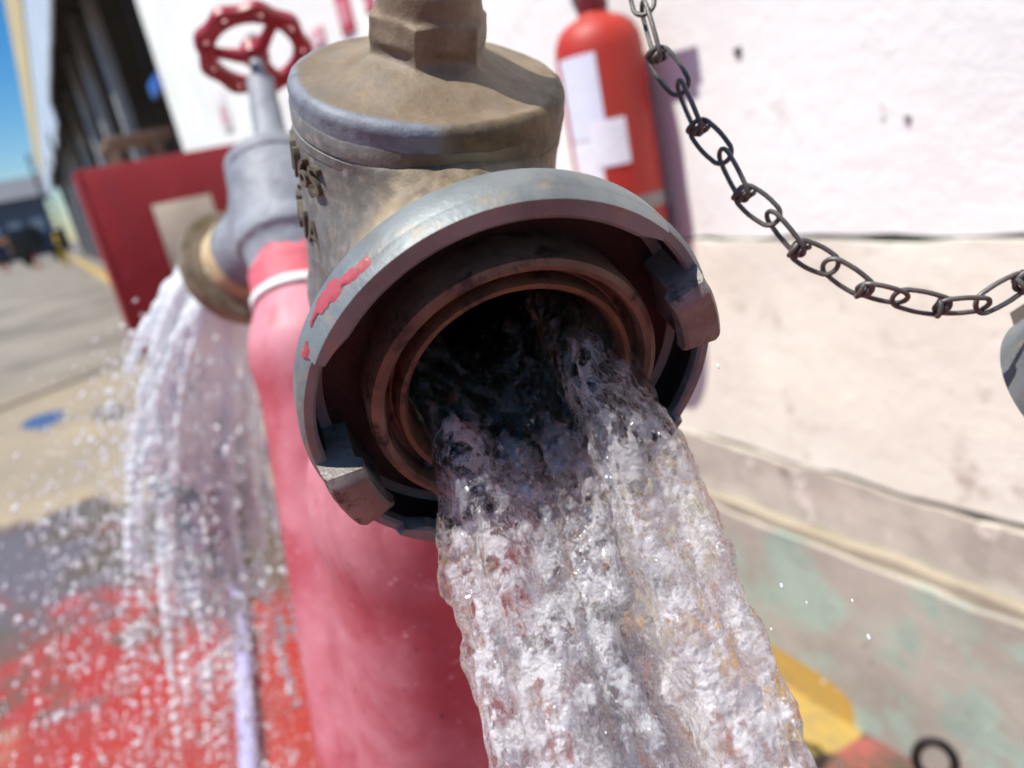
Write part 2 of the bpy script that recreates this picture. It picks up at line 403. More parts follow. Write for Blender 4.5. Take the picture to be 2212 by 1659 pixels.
def wall_slab(name, mat, parent, z0, z1, x, y0=-1.2, y1=6.02, rough=.004, hy=.03, hz=.03, seed=1, edge=.006):
    ny = int((y1 - y0) / hy) + 1; nz = max(2, int((z1 - z0) / hz)) + 1
    Yv = np.linspace(y0, y1, ny); Zv = np.linspace(z0, z1, nz)
    yy, zz = np.meshgrid(Yv, Zv, indexing='ij')
    p = np.stack([yy * 5, zz * 5, np.zeros_like(yy)], -1)
    xx = x + rough * fbm(p, 4, seed)
    ez = edge * fbm(np.stack([Yv * 9, np.zeros(ny), np.full(ny, seed * 3.1)], -1), 4, seed)
    zz[:, -1] += ez; zz[:, 0] += np.roll(ez, 17)
    V = np.stack([xx, yy, zz], -1).reshape(-1, 3); n0 = len(V)
    B = np.stack([np.full_like(yy, x + .25), yy, zz], -1).reshape(-1, 3)
    F = []
    idx = lambda i, j: i * nz + j
    for i in range(ny - 1):
        for jj in range(nz - 1): F.append([idx(i, jj), idx(i, jj + 1), idx(i + 1, jj + 1), idx(i + 1, jj)])
        F.append([idx(i, nz - 1), idx(i, nz - 1) + n0, idx(i + 1, nz - 1) + n0, idx(i + 1, nz - 1)])
        F.append([idx(i, 0) + n0, idx(i, 0), idx(i + 1, 0), idx(i + 1, 0) + n0])
    for i in (0, ny - 1):
        for jj in range(nz - 1): F.append([idx(i, jj), idx(i, jj + 1), idx(i, jj + 1) + n0, idx(i, jj) + n0])
    me = mesh_np(name, np.concatenate([V, B]), F)
    return link(name, me, mat, parent, 40)
wall = empty('painted_wall', loc=(0, 0, 0))
tag(wall, 'whitewashed concrete wall with stained plinth behind the hydrants', 'wall')
wall_slab('upper_panel', mat_wall('white_wall_paint', 'upper'), wall, .896, 6.0, 1.0, hy=.06, hz=.08, rough=.0025, seed=2)
wall_slab('lower_panel', mat_wall('cream_wall_paint', 'lower'), wall, .492, .888, .996, rough=.004, seed=3)
wall_slab('rough_band', mat_wall('bare_concrete_band', 'band'), wall, .372, .482, .985, rough=.006, hy=.02, hz=.015, seed=4, edge=.008)
wall_slab('ledge', mat_wall('cream_ledge_paint', 'ledge'), wall, .354, .371, .968, rough=.003, hy=.02, hz=.008, seed=5, edge=.004)
wall_slab('plinth', mat_wall('stained_green_plinth', 'plinth'), wall, -.02, .354, .957, rough=.005, seed=6)
# mortar core seen in the open joints
MB().box((1.03, -1.2, .3), (1.2, 6.0, 5.9)).build('joint_core', simple('dark_joint_core', '#6b645c', .9), wall, False)
# drill hole plug in the wall
hp = at(1590, 112, 1.195); hp[0] = .999
MB().lathe([(0, 0), (.006, 0), (.0075, .003), (.0075, .02)], 16, fr=frame_z(hp + [-.003, 0, 0], (1, 0, 0), (0, 1, 0))).build('wall_plug', simple('dark_plug', '#4b4744', .8), wall)
hp2 = at(1950, 258, 1.0); hp2[0] = .999
MB().lathe([(0, 0), (.004, 0), (.005, .003), (.005, .02)], 12, fr=frame_z(hp2 + [-.003, 0, 0], (1, 0, 0), (0, 1, 0))).build('wall_plug', simple('grey_plug', '#8b8580', .8), wall)

# iron ring standing in the floor by the wall, bottom right
ip = CAM + (at(2020, 1640, 1) - CAM) * 1.05
e = empty('ring_bolt', loc=(ip[0], ip[1], 0)); tag(e, 'dark iron ring bolt standing in the floor below the plinth', 'ring bolt')
dk = simple('blackened_iron', '#2b2624', .6, .4, .4, 40, .5, 200)
hz_ = float(ip[2])
A = np.linspace(0, 2 * math.pi, 33)[:-1]
MB().tube([(.024 * .54 * math.cos(a), -.024 * .84 * math.cos(a), hz_ - .004 + .034 * math.sin(a)) for a in A], .0065, 10, closed=True).build('ring', dk, e)
MB().lathe([(.011, 0), (.011, max(hz_ - .036, .01)), (.0, max(hz_ - .03, .012))], 12).build('shank', dk, e)
MB().lathe([(.0, .01), (.03, .01), (.032, .0)], 16).build('washer', dk, e)

# ------------------------------------------------------------------ hydrant valves
OUT_EL = .159          # the outlet leans a little up against the stem's right angle
LOUT = .0964
def valve_frames(a, n, C, m):
    a = nrm(a); n = nrm(n); ex = nrm(n - (n @ a) * a); ey = np.cross(a, ex)
    return frame(C, ex, ey, a)
A1 = c2w((.0757, .7607, .6447)); N1 = c2w((.3198, -.5976, .7352)); Mv1 = c2w((.8817, .4718, 0))
P1 = at(1096.2, 794.4, .2217); C1 = P1 - LOUT * nrm(N1)
V1 = valve_frames(A1, N1, C1, Mv1)
n_loc = V1[:3, :3].T @ nrm(N1); m_loc = V1[:3, :3].T @ nrm(Mv1); m_loc = nrm(m_loc - (m_loc @ n_loc) * n_loc)
CF = frame(LOUT * n_loc, m_loc, np.cross(n_loc, m_loc), n_loc)      # coupling frame in valve space
A2 = nrm((.22, .55, .80)); N2 = nrm((-.38, .77, -.52))
C2 = at(617, 462, .69)
V2 = valve_frames(A2, N2, C2, None)

def body_mesh():
    h = .0009; P, lo = grid((-.052, -.052, -.10), (.105, .052, .052), h)
    z = np.array([0, 0, 1.0]); O = np.zeros(3)
    d = sd_cyl(P, O, z, .0458, .0460, -.034, .0418, .001)
    d = smin(d, sd_cyl(P, O, z, .037, .0445, -.066, -.026, .003), .012)
    d = smin(d, sd_cyl(P, O, z, .041, .041, -.092, -.060, .003), .006)
    d = smin(d, sd_cyl(P, O, n_loc, .0375, .0410, .0, LOUT - .004, .002), .014)
    bore = sd_cyl(P, O, n_loc, .0312, .0312, -.005, .2, .0)
    d = np.maximum(d, -bore)
    q = P @ z; rr = np.sqrt(P[..., 0] ** 2 + P[..., 1] ** 2)
    chamber = np.maximum(rr - .036, np.abs(q + .005) - .036); d = np.maximum(d, -chamber)
    d = d + .00035 * vnoise(P * 130, 3) + .00025 * vnoise(P * 320, 4)
    V, Q = surface_nets(d, lo, h); return mesh_np('body', V, Q)
def bonnet_mesh():
    h = .0008; P, lo = grid((-.05, -.05, .0445), (.05, .05, .128), h)
    x, y, z = P[..., 0], P[..., 1], P[..., 2]; rr = np.sqrt(x * x + y * y)
    zz = np.array([0, 0, 1.0]); O = np.zeros(3)
    d = sd_cyl(P, O, zz, .0447, .0450, .0462, .0600, .0035)
    cone = sd_cyl(P, O, zz, .0435, .012, .0570, .0695, .001); d = smin(d, cone, .003)
    # hexagon, corner towards the viewer
    ang = HEXA; hx = -1e9 * np.ones_like(x)
    for k in range(6):
        t = ang + R_(30) + k * R_(60); hx = np.maximum(hx, x * math.cos(t) + y * math.sin(t) - .0167)
    hexd = smax(hx, np.maximum(z - .0790, .06 - z), .0006)
    hexd = smax(hexd, (rr - .0214 + (z - .0770) * .9) * .7, .0006)
    d = smin(d, hexd, .0042)
    nk = sd_cyl(P, O, zz, .0178, .0150, .072, .087, .001); d = smin(d, nk, .003)
    nk = sd_cyl(P, O, zz, .0142, .0136, .078, .15, .001); d = smin(d, nk, .004)
    d = d + .0002 * vnoise(P * 110, 5) + .00018 * vnoise(P * 300, 6)
    V, Q = surface_nets(d, lo, h); V[:, :2] *= 1.035; V[:, 2] -= .0042; return mesh_np('bonnet', V, Q)
# direction of the hexagon's near corner in valve space
e1 = c2w((1, 0, 0)); e2 = c2w((0, -.672, .74)); cd = V1[:3, :3].T @ (-.128 * e1 + .99 * e2)
HEXA = math.atan2(cd[1], cd[0])

def pol(prof): return prof
def coupling(parent, M, first=None):
    """collar with two lips and two lugs, bronze seat inside"""
    wallp = [(.0415, -.004), (.0600, -.001), (.0604, .0002), (.0604, .0095), (.0590, .0118), (.0568, .0118), (.0560, .011), (.0560, -.0025), (.0415, -.0025)]
    rec = [(.0420, -.0022), (.0557, -.0022), (.0557, .0085)]
    collar = MB().lathe(wallp, 128, closed_prof=True, fr=CF).build('collar', M['alu'], parent)
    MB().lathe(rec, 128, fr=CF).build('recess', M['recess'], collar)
    for k in range(2):
        lp = [(.0562, .0086), (.0600, .0086), (.0602, .0103), (.0587, .0140), (.0545, .0140), (.0535, .0132), (.0535, .0092), (.0540, .0086)]
        b = MB(); a0, a1 = R_(27 + 180 * k), R_(134 + 180 * k); n = 70; lpA = np.array(lp); V = []
        for i in range(n + 1):
            a = a0 + (a1 - a0) * i / n; f = min(1, (i / n) * 16, (1 - i / n) * 11)
            pr = lpA.copy(); pr[:, 0] = np.where(pr[:, 0] < .0560, .0562 - (.0562 - pr[:, 0]) * f, pr[:, 0])
            V += [(r * math.cos(a), r * math.sin(a), z) for r, z in pr]
        kk = len(lp); F = []
        for i in range(n):
            for q in range(kk): F.append([i * kk + q, (i + 1) * kk + q, (i + 1) * kk + (q + 1) % kk, i * kk + (q + 1) % kk])
        F += [list(range(kk)), list(range(n * kk, (n + 1) * kk))[::-1]]
        b.add(V, F).xf(CF).build('lip', M['alu'], collar)
        # lug: tall hooked claw
        a0, a1 = R_(-11.5 + 180 * k), R_(11 + 180 * k); n = 14; V = []; F = []
        for i in range(n + 1):
            a = a0 + (a1 - a0) * i / n; f = 1 - .10 * max(0, abs(i / n - .5) * 2 - .7) / .3
            for r, z in [(.0490, -.002), (.0594, -.002), (.0594, .010), (.0580, .0195 * f), (.0570, .0208 * f), (.0478, .0208 * f), (.0468, .0200 * f), (.0468, .0150), (.0490, .0135)]:
                V.append((r * math.cos(a), r * math.sin(a), z))
        kk = 9
        for i in range(n):
            for q in range(kk): F.append([i * kk + q, (i + 1) * kk + q, (i + 1) * kk + (q + 1) % kk, i * kk + (q + 1) % kk])
        F += [list(range(kk)), list(range(n * kk, (n + 1) * kk))[::-1]]
        MB().add(V, F).xf(CF).build('lug', M['lug'], collar)
    hubp = [(.0412, -.006), (.0424, -.002), (.0424, .0090), (.0417, .0113), (.0400, .0121), (.0384, .0114), (.0377, .0095), (.0373, .006), (.0356, .0045), (.0340, .0045)]
    MB().lathe(hubp, 128, fr=CF).build('seat_ring', M['hub'], collar)
    lipp = [(.0350, .0030), (.0348, .0090), (.0340, .0106), (.0326, .0104), (.0316, .0090), (.0312, .004), (.0311, -.030)]
    MB().lathe(lipp, 128, fr=CF).build('inner_lip', M['lip'], collar)
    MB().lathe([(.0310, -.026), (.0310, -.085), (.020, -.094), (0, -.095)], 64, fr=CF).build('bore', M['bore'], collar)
    return collar
M_rec = mat_bronze('near_black_recess', '#1d191a', '#141112', '#2a2220')  # near-black lining: the recess's darkness is put into the colour
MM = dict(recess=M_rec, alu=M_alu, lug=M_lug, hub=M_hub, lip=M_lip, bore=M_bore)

def copy_tree(o, parent):
    c = o.copy(); col.objects.link(c); c.parent = parent
    for ch in list(o.children): copy_tree(ch, c)
    return c

valve1 = empty('hydrant_valve', V1)
tag(valve1, 'large near hydrant valve of weathered grey metal pouring water from its open coupling', 'hydrant valve', 'hydrant valves on the red standpipe')
body = link('body', body_mesh(), M_body, valve1)
bonnet = link('bonnet', bonnet_mesh(), M_bonnet, valve1)
MB().lathe([(.0455, .0368), (.0464, .0374), (.0465, .0404), (.0457, .0409), (.0457, .0411), (.0466, .0416), (.0468, .0470), (.0463, .0478), (.043, .0478), (.043, .0368)], 128, closed_prof=True).build('seam_ring', M_body, valve1)
stem1 = MB().lathe([(.0132, .119), (.0132, .140), (.0155, .141), (.0155, .165), (.009, .166), (.009, .200), (0, .201)], 32).build('stem', M_bonnet, valve1)
collar1 = coupling(valve1, MM)

# raised lettering on the side of the body
def lettering(txt, z0, ang_end, size, parent, R=.0460):
    cu = bpy.data.curves.new('letters', 'FONT'); cu.body = txt; cu.size = size; cu.extrude = .0011; cu.space_character = 1.05
    o = bpy.data.objects.new('letters', cu); col.objects.link(o)
    dg = bpy.context.evaluated_depsgraph_get(); me = bpy.data.meshes.new_from_object(o.evaluated_get(dg))
    bpy.data.objects.remove(o)
    v = np.empty(len(me.vertices) * 3); me.vertices.foreach_get('co', v); v = v.reshape(-1, 3)
    w = v[:, 0].max()
    th = ang_end + (v[:, 0] - w) / R; rr = R + .0009 + v[:, 2]
    nv = np.stack([rr * np.cos(th), rr * np.sin(th), z0 + v[:, 1]], -1)
    me.vertices.foreach_set('co', nv.astype(np.float32).ravel()); me.update()
    return link('lettering', (me.materials.clear(), me)[1], M_letter, parent)
lf = V1[:3, :3].T @ c2w((-1, 0, 0)); la = math.atan2(lf[1], lf[0])
fr_ = V1[:3, :3].T @ e2; fa = math.atan2(fr_[1], fr_[0])
LA, FA = la, fa
sgn = 1 if ((fa - la + math.pi) % (2 * math.pi) - math.pi) > 0 else -1
lettering('PN16S', .0245, la + sgn * R_(47), .0150, body)
lettering('65MA', .0035, la + sgn * R_(45), .0150, body)

# flakes of red paint on the collar
def chip(cen, half, wid, seed, z0, z1):
    n = 40; V = []; nz = 6; r_ = np.random.default_rng(seed)
    ph = r_.uniform(0, 6, 6)
    for i in range(n + 1):
        u = i / n * 2 - 1; a = R_(cen + half * u)
        prof = math.sqrt(max(0, 1 - u * u)) * (.7 + .25 * math.sin(5 * u + ph[0]) + .18 * math.sin(13 * u + ph[1]) + .10 * math.sin(29 * u + ph[2]))
        c0 = .5 * (z0 + z1) + .25 * (z1 - z0) * math.sin(2.2 * u + ph[3])
        for q in range(nz + 1):
            z = c0 + (q / nz - .5) * (z1 - z0) * max(prof, .02); z = min(max(z, z0), .0138)
            if z < .0095: r = .0604
            else: r = .0604 - (z - .0095) * .65
            e = 1.0 if 0 < q < nz and 0 < i < n else 0
            r += .00035 * e - .0001 + .0001
            V.append(((r + .0002) * math.cos(a), (r + .0002) * math.sin(a), z))
    F = [[i * (nz + 1) + q, (i + 1) * (nz + 1) + q, (i + 1) * (nz + 1) + q + 1, i * (nz + 1) + q + 1] for i in range(n) for q in range(nz)]
    o = MB().add(V, F).xf(CF).build('paint_flake', M_chip, collar1)
    return o
chip(117, 11.5, 0, 3, .0030, .0125)
chip(133.5, 2.0, 0, 5, .0060, .0115)

# second valve: copies of body, bonnet, coupling; its own open stem and handwheel
valve2 = empty('hydrant_valve', V2)
tag(valve2, 'smaller farther hydrant valve with red handwheel, facing away and spraying white water', 'hydrant valve', 'hydrant valves on the red standpipe')
for o in (body, bonnet, collar1): pass
c2b = body.copy(); col.objects.link(c2b); c2b.parent = valve2
M_body2 = simple('pale_galvanised_metal', '#a3a8b0', .45, .25, .3, 30, .4, 200, .0006, c2='#838992')
t = NT('pale_valve_metal'); x, y, z = t.xyz()
c = t.mix(t.ramp(t.noise(30, 5), .35, .7), lin('#8d9298'), lin('#73787f'))
red = t.ramp(t.math('ADD', z, t.math('MULTIPLY', t.math('SUBTRACT', t.noise(40, 3), .5), .05)), -.052, -.056)
M_body2 = t.set(Base_Color=t.mix(red, c, lin('#c8606a')), Metallic=.05, Roughness=.62, Normal=t.bump(t.noise(200, 4), .0006, .5))
me2 = body.data.copy(); me2.materials.clear(); me2.materials.append(M_body2); c2b.data = me2
c2n = bonnet.copy(); col.objects.link(c2n); c2n.parent = valve2
me3 = bonnet.data.copy(); me3.materials.clear(); me3.materials.append(M_body2); c2n.data = me3
M_tan = mat_bronze('dusty_tan_metal', '#8b7f6c', '#77694f', '#5d5140')
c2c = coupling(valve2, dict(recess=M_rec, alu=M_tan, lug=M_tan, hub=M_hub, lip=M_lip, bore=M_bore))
MB().lathe([(.0415, .001), (.0425, -.004), (.0425, -.020), (.0415, -.024)], 64, fr=CF).build('neck_band', simple('cream_neck_surface', '#c9b48c', .6, 0, .3, 40), valve2)  # cream band laid round the neck
MB().lathe([(.0134, .119), (.0134, .155), (.007, .1555), (.007, .186)], 32).build('stem', M_body2, valve2)
WZ = .194
def wheel_rim():
    h = .0009; P, lo = grid((-.062, -.062, -.012), (.062, .062, .012), h)
    x, y, z = P[..., 0], P[..., 1], P[..., 2]; r = np.sqrt(x * x + y * y); th = np.arctan2(y, x)
    ro = .0545 + .0022 * np.cos(9 * th); d2 = np.maximum(r - ro, .0375 - r)
    d = smax(d2, np.abs(z) - .0065, .004)
    for k in range(9):
        a = 2 * math.pi * k / 9; dx = x - .0462 * math.cos(a); dy = y - .0462 * math.sin(a)
        tx = -dx * math.sin(a) + dy * math.cos(a); nx_ = dx * math.cos(a) + dy * math.sin(a)
        d = smax(d, -(np.sqrt((tx / 1.5) ** 2 + nx_ ** 2) - .0036), .002)
    V, Q = surface_nets(d, lo, h); V[:, 2] += WZ; return mesh_np('rim', V, Q)
wheel = link('handwheel', wheel_rim(), M_wheel, valve2)
wheel.name = 'handwheel'
# spokes aimed as in the photograph
upv = V2[:3, :3].T @ c2w((0, 1, 0)); ua = math.atan2(upv[1], upv[0])
for k in range(3):
    a = ua + R_(8) + k * R_(120)
    pts = [(r * math.cos(a), r * math.sin(a), WZ + z) for r, z in ((.006, -.006), (.015, -.006), (.028, -.003), (.041, .0))]
    MB().tube(pts, [.0075, .0068, .0055, .0060], 12).build('spoke', M_wheel, wheel)
MB().lathe([(0, -.014), (.009, -.014), (.0135, -.010), (.0135, .004), (.010, .008), (0, .008)], 24, fr=frame((0, 0, WZ), (1, 0, 0), (0, 1, 0), (0, 0, 1))).build('hub', M_wheel, wheel)
MB().lathe([(0, .0), (.008, .0), (.008, .008), (.004, .012), (0, .012)], 6, fr=frame((0, 0, WZ + .008), (1, 0, 0), (0, 1, 0), (0, 0, 1))).build('nut', M_body2, wheel, False)

# ------------------------------------------------------------------ red standpipe: two branches meeting in one column
def standpipe():
    B1 = C1 - .088 * nrm(A1); B2 = C2 - .092 * A2
    K = np.array([.5 * (B1[0] + B2[0]) + .01, .5 * (B1[1] + B2[1]) + .02, .22])
    h = .004; lo = np.array([K[0] - .16, min(B1[1], B2[1]) - .10, -.005]); hi = np.array([K[0] + .16, max(B1[1], B2[1]) + .10, max(B1[2], B2[2]) + .06])
    P, lo = grid(lo, hi, h)
    def cone(a, b, ra, rb):
        d = b - a; L = np.linalg.norm(d); q = P - a.astype(np.float32); t = np.clip(q @ (d / L).astype(np.float32) / L, 0, 1)
        return np.sqrt(((q - t[..., None] * d.astype(np.float32)) ** 2).sum(-1)) - (ra + (rb - ra) * t)
    S1 = B1 - .06 * nrm(A1); S2 = B2 - .045 * A2
    K1 = at(985, 1659, .50); K2 = at(832, 1700, .66)
    d1 = smin(np.maximum(cone(B1 + .02 * nrm(A1), S1, .040, .054), (P - B1.astype(np.float32)) @ nrm(A1).astype(np.float32)), np.minimum(cone(S1, K1, .056, .060), cone(K1, K, .060, .062)), .02)
    d2 = smin(np.maximum(cone(B2 + .02 * A2, S2, .034, .046), (P - B2.astype(np.float32)) @ A2.astype(np.float32)), np.minimum(cone(S2, K2, .047, .052), cone(K2, K, .052, .058)), .02)
    d = smin(d1, d2, .012)
    d = smin(d, cone(K, np.array([K[0], K[1], -.1]), .068, .068), .03)
    d = smin(d, sd_cyl(P, np.array([K[0], K[1], 0.0]), np.array([0, 0, 1.0]), .125, .125, -.1, .022, .003), .012)
    d = np.maximum(d, -P[..., 2] + .0)
    V, Q = surface_nets(d, lo, h)
    root = empty('standpipe', loc=(K[0], K[1], 0)); tag(root, 'faded red painted double standpipe carrying both hydrant valves', 'standpipe')
    V = V - np.array([K[0], K[1], 0]); link('pipe', mesh_np('pipe', V, Q), M_pipe, root)
    o = np.array([K[0], K[1], 0])
    MB().lathe([(.0405, -.006), (.0430, -.005), (.0430, .001), (.0405, .003)], 48, fr=frame_z(B2 - o + .004 * A2, A2)).build('thread_tape', M_white_tape, root)
    for k in range(6):
        a = k * R_(60); MB().lathe([(.012, .0), (.012, .012), (0, .012)], 6, fr=frame((.1 * math.cos(a), .1 * math.sin(a), .022), (1, 0, 0), (0, 1, 0), (0, 0, 1))).build('flange_bolt', dk, root, False)
standpipe()

# ------------------------------------------------------------------ chain
def stadium(L, W, n=10):
    """closed oval along x from 0..L, width W, in the xy plane"""
    r = W / 2; P = []
    for k in range(n + 1):
        a = -math.pi / 2 + math.pi * k / n; P.append((L - r + r * math.cos(a), r * math.sin(a), 0))
    for k in range(1, 4): P.append((L - r - (L - 2 * r) * k / 4, r + 0.0004 * math.sin(math.pi * k / 4), 0))
    for k in range(n + 1):
        a = math.pi / 2 + math.pi * k / n; P.append((r + r * math.cos(a), r * math.sin(a), 0))
    for k in range(1, 4): P.append((r + (L - 2 * r) * k / 4, -r - 0.0004 * math.sin(math.pi * k / 4), 0))
    return np.array(P)
chain = None
def build_chain():
    jx = [(1357, -150, .262), (1391, 19, .258), (1470, 188, .254), (1563, 336, .250), (1668, 469, .247), (1794, 574, .245), (1944, 643, .243), (2121, 658, .241), (2285, 570, .240), (2440, 520, .240)]
    kn = [(1382, -65, .260), (1420, 119, .256), (1508, 276, .252), (1606, 419, .2485), (1725, 539, .246), (1868, 624, .244), (2035, 662, .242), (2205, 610, .2405), (2360, 540, .240)]
    J = [at(*p) for p in jx]; Kn = [at(*p) for p in kn]
    root = empty('chain', loc=J[0]); tag(root, 'dull steel knotted wire chain hanging in a curve before the wall', 'chain')
    org = J[0]; wr = .00082
    view = lambda p: nrm(CAM - p)
    for i in range(len(Kn)):
        b = MB()
        for part, (p, q) in enumerate(((J[i], Kn[i]), (Kn[i], J[i + 1]))):
            d = q - p; L = np.linalg.norm(d); x = d / L; vz = view(p); vz = nrm(vz - (vz @ x) * x); vy = np.cross(vz, x)
            tilt = R_(70 if part == 0 else 16) + R_(random.uniform(-10, 10))
            if i >= 5: tilt = R_(35 if part == 0 else 55)
            ny = math.cos(tilt) * vy + math.sin(tilt) * vz; nz = np.cross(x, ny)
            s = stadium(L + .0042, .0074)
            s[:, 0] -= .0021
            b.tube([p + x * a + ny * bb + nz * c_ - org for a, bb, c_ in s], wr, 8, closed=True)
        # knot: wire wrapped twice round the waist
        p = Kn[i]; x = nrm(J[i + 1] - J[i]); vz = view(p); vz = nrm(vz - (vz @ x) * x); vy = np.cross(vz, x); pts = []
        for k in range(37):
            a = 2 * math.pi * 1.9 * k / 36 + 1.0; rr = .0021 + .0005 * math.sin(a * .5)
            pts.append(p + x * (-.0016 + .0036 * k / 36) + vy * (rr * 1.25 * math.cos(a)) + vz * rr * math.sin(a) - org)
        b.tube(pts, wr, 8)
        b.build('link', M_chain, root)
    return J, Kn
J_, Kn_ = build_chain()

# blank cap hanging from the chain, cut by the right edge
cp = at(2438, 785, .245)
cax = nrm(c2w((.25, .45, .86))); capE = empty('coupling_cap', frame_z(cp, cax, c2w((1, 0, 0))))
tag(capE, 'grey metal blank cap hanging from the chain at the right edge', 'coupling cap')
MB().lathe([(0, .017), (.020, .0165), (.030, .013), (.0335, .008), (.0345, .002), (.033, -.004), (.029, -.006)], 64).build('shell', M_cap, capE)
MB().lathe([(.0295, -.005), (.0290, -.020), (.0262, -.021), (.0255, -.006), (0, -.005)], 64).build('skirt', M_cap, capE)
for k in range(2):
    b = MB(); a0 = R_(100 + 180 * k)
    for (z0, z1, r0, r1, w) in ((-.024, -.003, .0262, .0335, R_(16)),):
        V = []; n = 8
        for i in range(n + 1):
            a = a0 - w + 2 * w * i / n
            V += [(r0 * math.cos(a), r0 * math.sin(a), z0), (r1 * math.cos(a), r1 * math.sin(a), z0 + .003), (r1 * math.cos(a), r1 * math.sin(a), z1), (r0 * math.cos(a), r0 * math.sin(a), z1)]
        F = [[i * 4 + q, (i + 1) * 4 + q, (i + 1) * 4 + (q + 1) % 4, i * 4 + (q + 1) % 4] for i in range(n) for q in range(4)] + [[0, 1, 2, 3], [n * 4 + 3, n * 4 + 2, n * 4 + 1, n * 4]]
        b.add(V, F)
    b.build('lug', M_lug, capE)
ce = np.linalg.inv(np.asarray(capE.matrix_world) if False else frame_z(cp, cax, c2w((1, 0, 0))))
top = (ce @ np.append(J_[-1], 1))[:3]
MB().tube([top, top * .6 + np.array([0, 0, .016]) * .4, (0, 0, .016)], .0012, 8).build('eye_wire', M_chain, capE)

# ------------------------------------------------------------------ fire extinguisher
def extinguisher():
    r = .077; cxw = 1.0 - r - .012
    pt = at(1288, 55, 1.345); base_y = pt[1]; ztop = pt[2]
    zt = 1.300; H_ = .43
    root = empty('fire_extinguisher', loc=(cxw, EXT_Y, zt - H_)); tag(root, 'red fire extinguisher with pale labels hung on the white wall', 'fire extinguisher')
    t = NT('orange_red_enamel')
    c = t.mix(t.ramp(t.noise(7, 5), .35, .7), lin('#b02a1a'), lin('#9f3022'))
    em = t.set(Base_Color=c, Roughness=.55, Normal=t.bump(t.noise(60, 4), .001, .3))
    prof = [(0, .0), (.068, .0), (.075, .008), (r, .02), (r, H_ - .055), (.0745, H_ - .035), (.065, H_ - .016), (.05, H_ - .004), (.03, H_ + .004), (.024, H_ + .012)]
    MB().lathe(prof, 64).build('cylinder', em, root)
    blk = simple('black_hose_rubber', '#1d1c1d', .5); dred = simple('dark_red_valve_paint', '#7a1f24', .4, .2)
    head = MB().lathe([(.025, H_ + .010), (.028, H_ + .014), (.028, H_ + .034), (.02, H_ + .040), (.018, H_ + .07), (0, H_ + .072)], 24).build('valve_head', dred, root)
    MB().box((-.014, -.14, H_ + .075), (.014, .05, H_ + .083), .003).build('lever', dred, head)
    MB().box((-.012, -.13, H_ + .05), (.012, .03, H_ + .058), .003).build('handle', simple('steel_handle', '#9a9a98', .4, .6), head)
    hs = [(0, .025, H_ + .03), (.02, .07, H_ + .050), (.05, .085, H_ + .01), (.055, .085, H_ - .15), (.05, .07, H_ - .32)]
    pp = np.array(hs); tt = np.linspace(0, 4, 40); pts = np.stack([np.interp(tt, range(5), pp[:, q]) for q in range(3)], -1)
    for _ in range(3): pts[1:-1] = (pts[:-2] + pts[2:] + 2 * pts[1:-1]) / 4
    MB().tube(pts, .009, 10).build('hose', blk, root)
    # labels follow the shell
    lb = simple('pale_blue_label_paper', '#dfe6f2', .6, 0, .06, 30); l2 = simple('white_label_paper', '#eceef2', .6, 0, .08, 40)
    def label(a0, a1, z0, z1, m, off):
        n = 14; b = MB(); V = []; rr = r + off
        for i in range(n + 1):
            a = R_(a0 + (a1 - a0) * i / n); V += [(rr * math.cos(a), rr * math.sin(a), z0), (rr * math.cos(a), rr * math.sin(a), z1), ((rr - .0006) * math.cos(a), (rr - .0006) * math.sin(a), z1), ((rr - .0006) * math.cos(a), (rr - .0006) * math.sin(a), z0)]
        F = [[i * 4 + q, (i + 1) * 4 + q, (i + 1) * 4 + (q + 1) % 4, i * 4 + (q + 1) % 4] for i in range(n) for q in range(4)] + [[0, 1, 2, 3], [n * 4 + 3, n * 4 + 2, n * 4 + 1, n * 4]]
        return b.add(V, F).build('label', m, root)
    label(170, 226, H_ - .195, H_ - .058, lb, .0012)
    label(203, 251, H_ - .245, H_ - .168, l2, .0020)
    label(168, 214, H_ - .31, H_ - .197, l2, .0011)
    MB().box((.05, -.03, .05), (r + .013, .03, .09), .003).build('wall_bracket', simple('grey_bracket', '#77777a', .5, .4), root)
    MB().lathe([(r + .0003, .10), (r + .002, .10), (r + .002, .125), (r + .0003, .125)], 48).build('strap', simple('dull_strap', '#8f8b84', .5, .3), root)
EXT_Y = 1.14
extinguisher()

# ------------------------------------------------------------------ red cabinet
def cabinet():
    x0, x1, y0, y1 = .165, .93, 3.55, 3.80; z0, z1 = .60, 1.375
    root = empty('hose_cabinet', loc=(x0, y0, 0)); tag(root, 'dark red steel fire hose cabinet standing behind the spraying valve', 'cabinet')
    mr = mat_redpaint('dark_red_cabinet_paint', '#8a1119', '#941a20', 4, .45, .0005)
    w, d = x1 - x0, y1 - y0
    MB().box((0, .02, z0), (w, d, z1), .006).build('case', mr, root)
    door = MB().box((.022, 0, z0 + .02), (w - .02, .022, z1 - .022), .004).build('door', mr, root)
    MB().box((0, .003, z0), (.018, .02, z1), .002).build('door_frame', mr, root)
    cream = simple('cream_notice_board', '#cdc0aa', .65, 0, .2, 6)
    MB().box((.235, -.006, z0 + .235), (.475, .001, z1 - .185), .002).build('notice_plate', cream, door)
    MB().box((.66, -.02, 1.0), (.68, .0, 1.1), .003).build('handle', dk, door)
    for a in (.14, w - .1):
        for b in (.05, d - .05): MB().box((a - .02, b - .02, 0), (a + .02, b + .02, z0 + .002)).build('leg', mr, root, False)
cabinet()

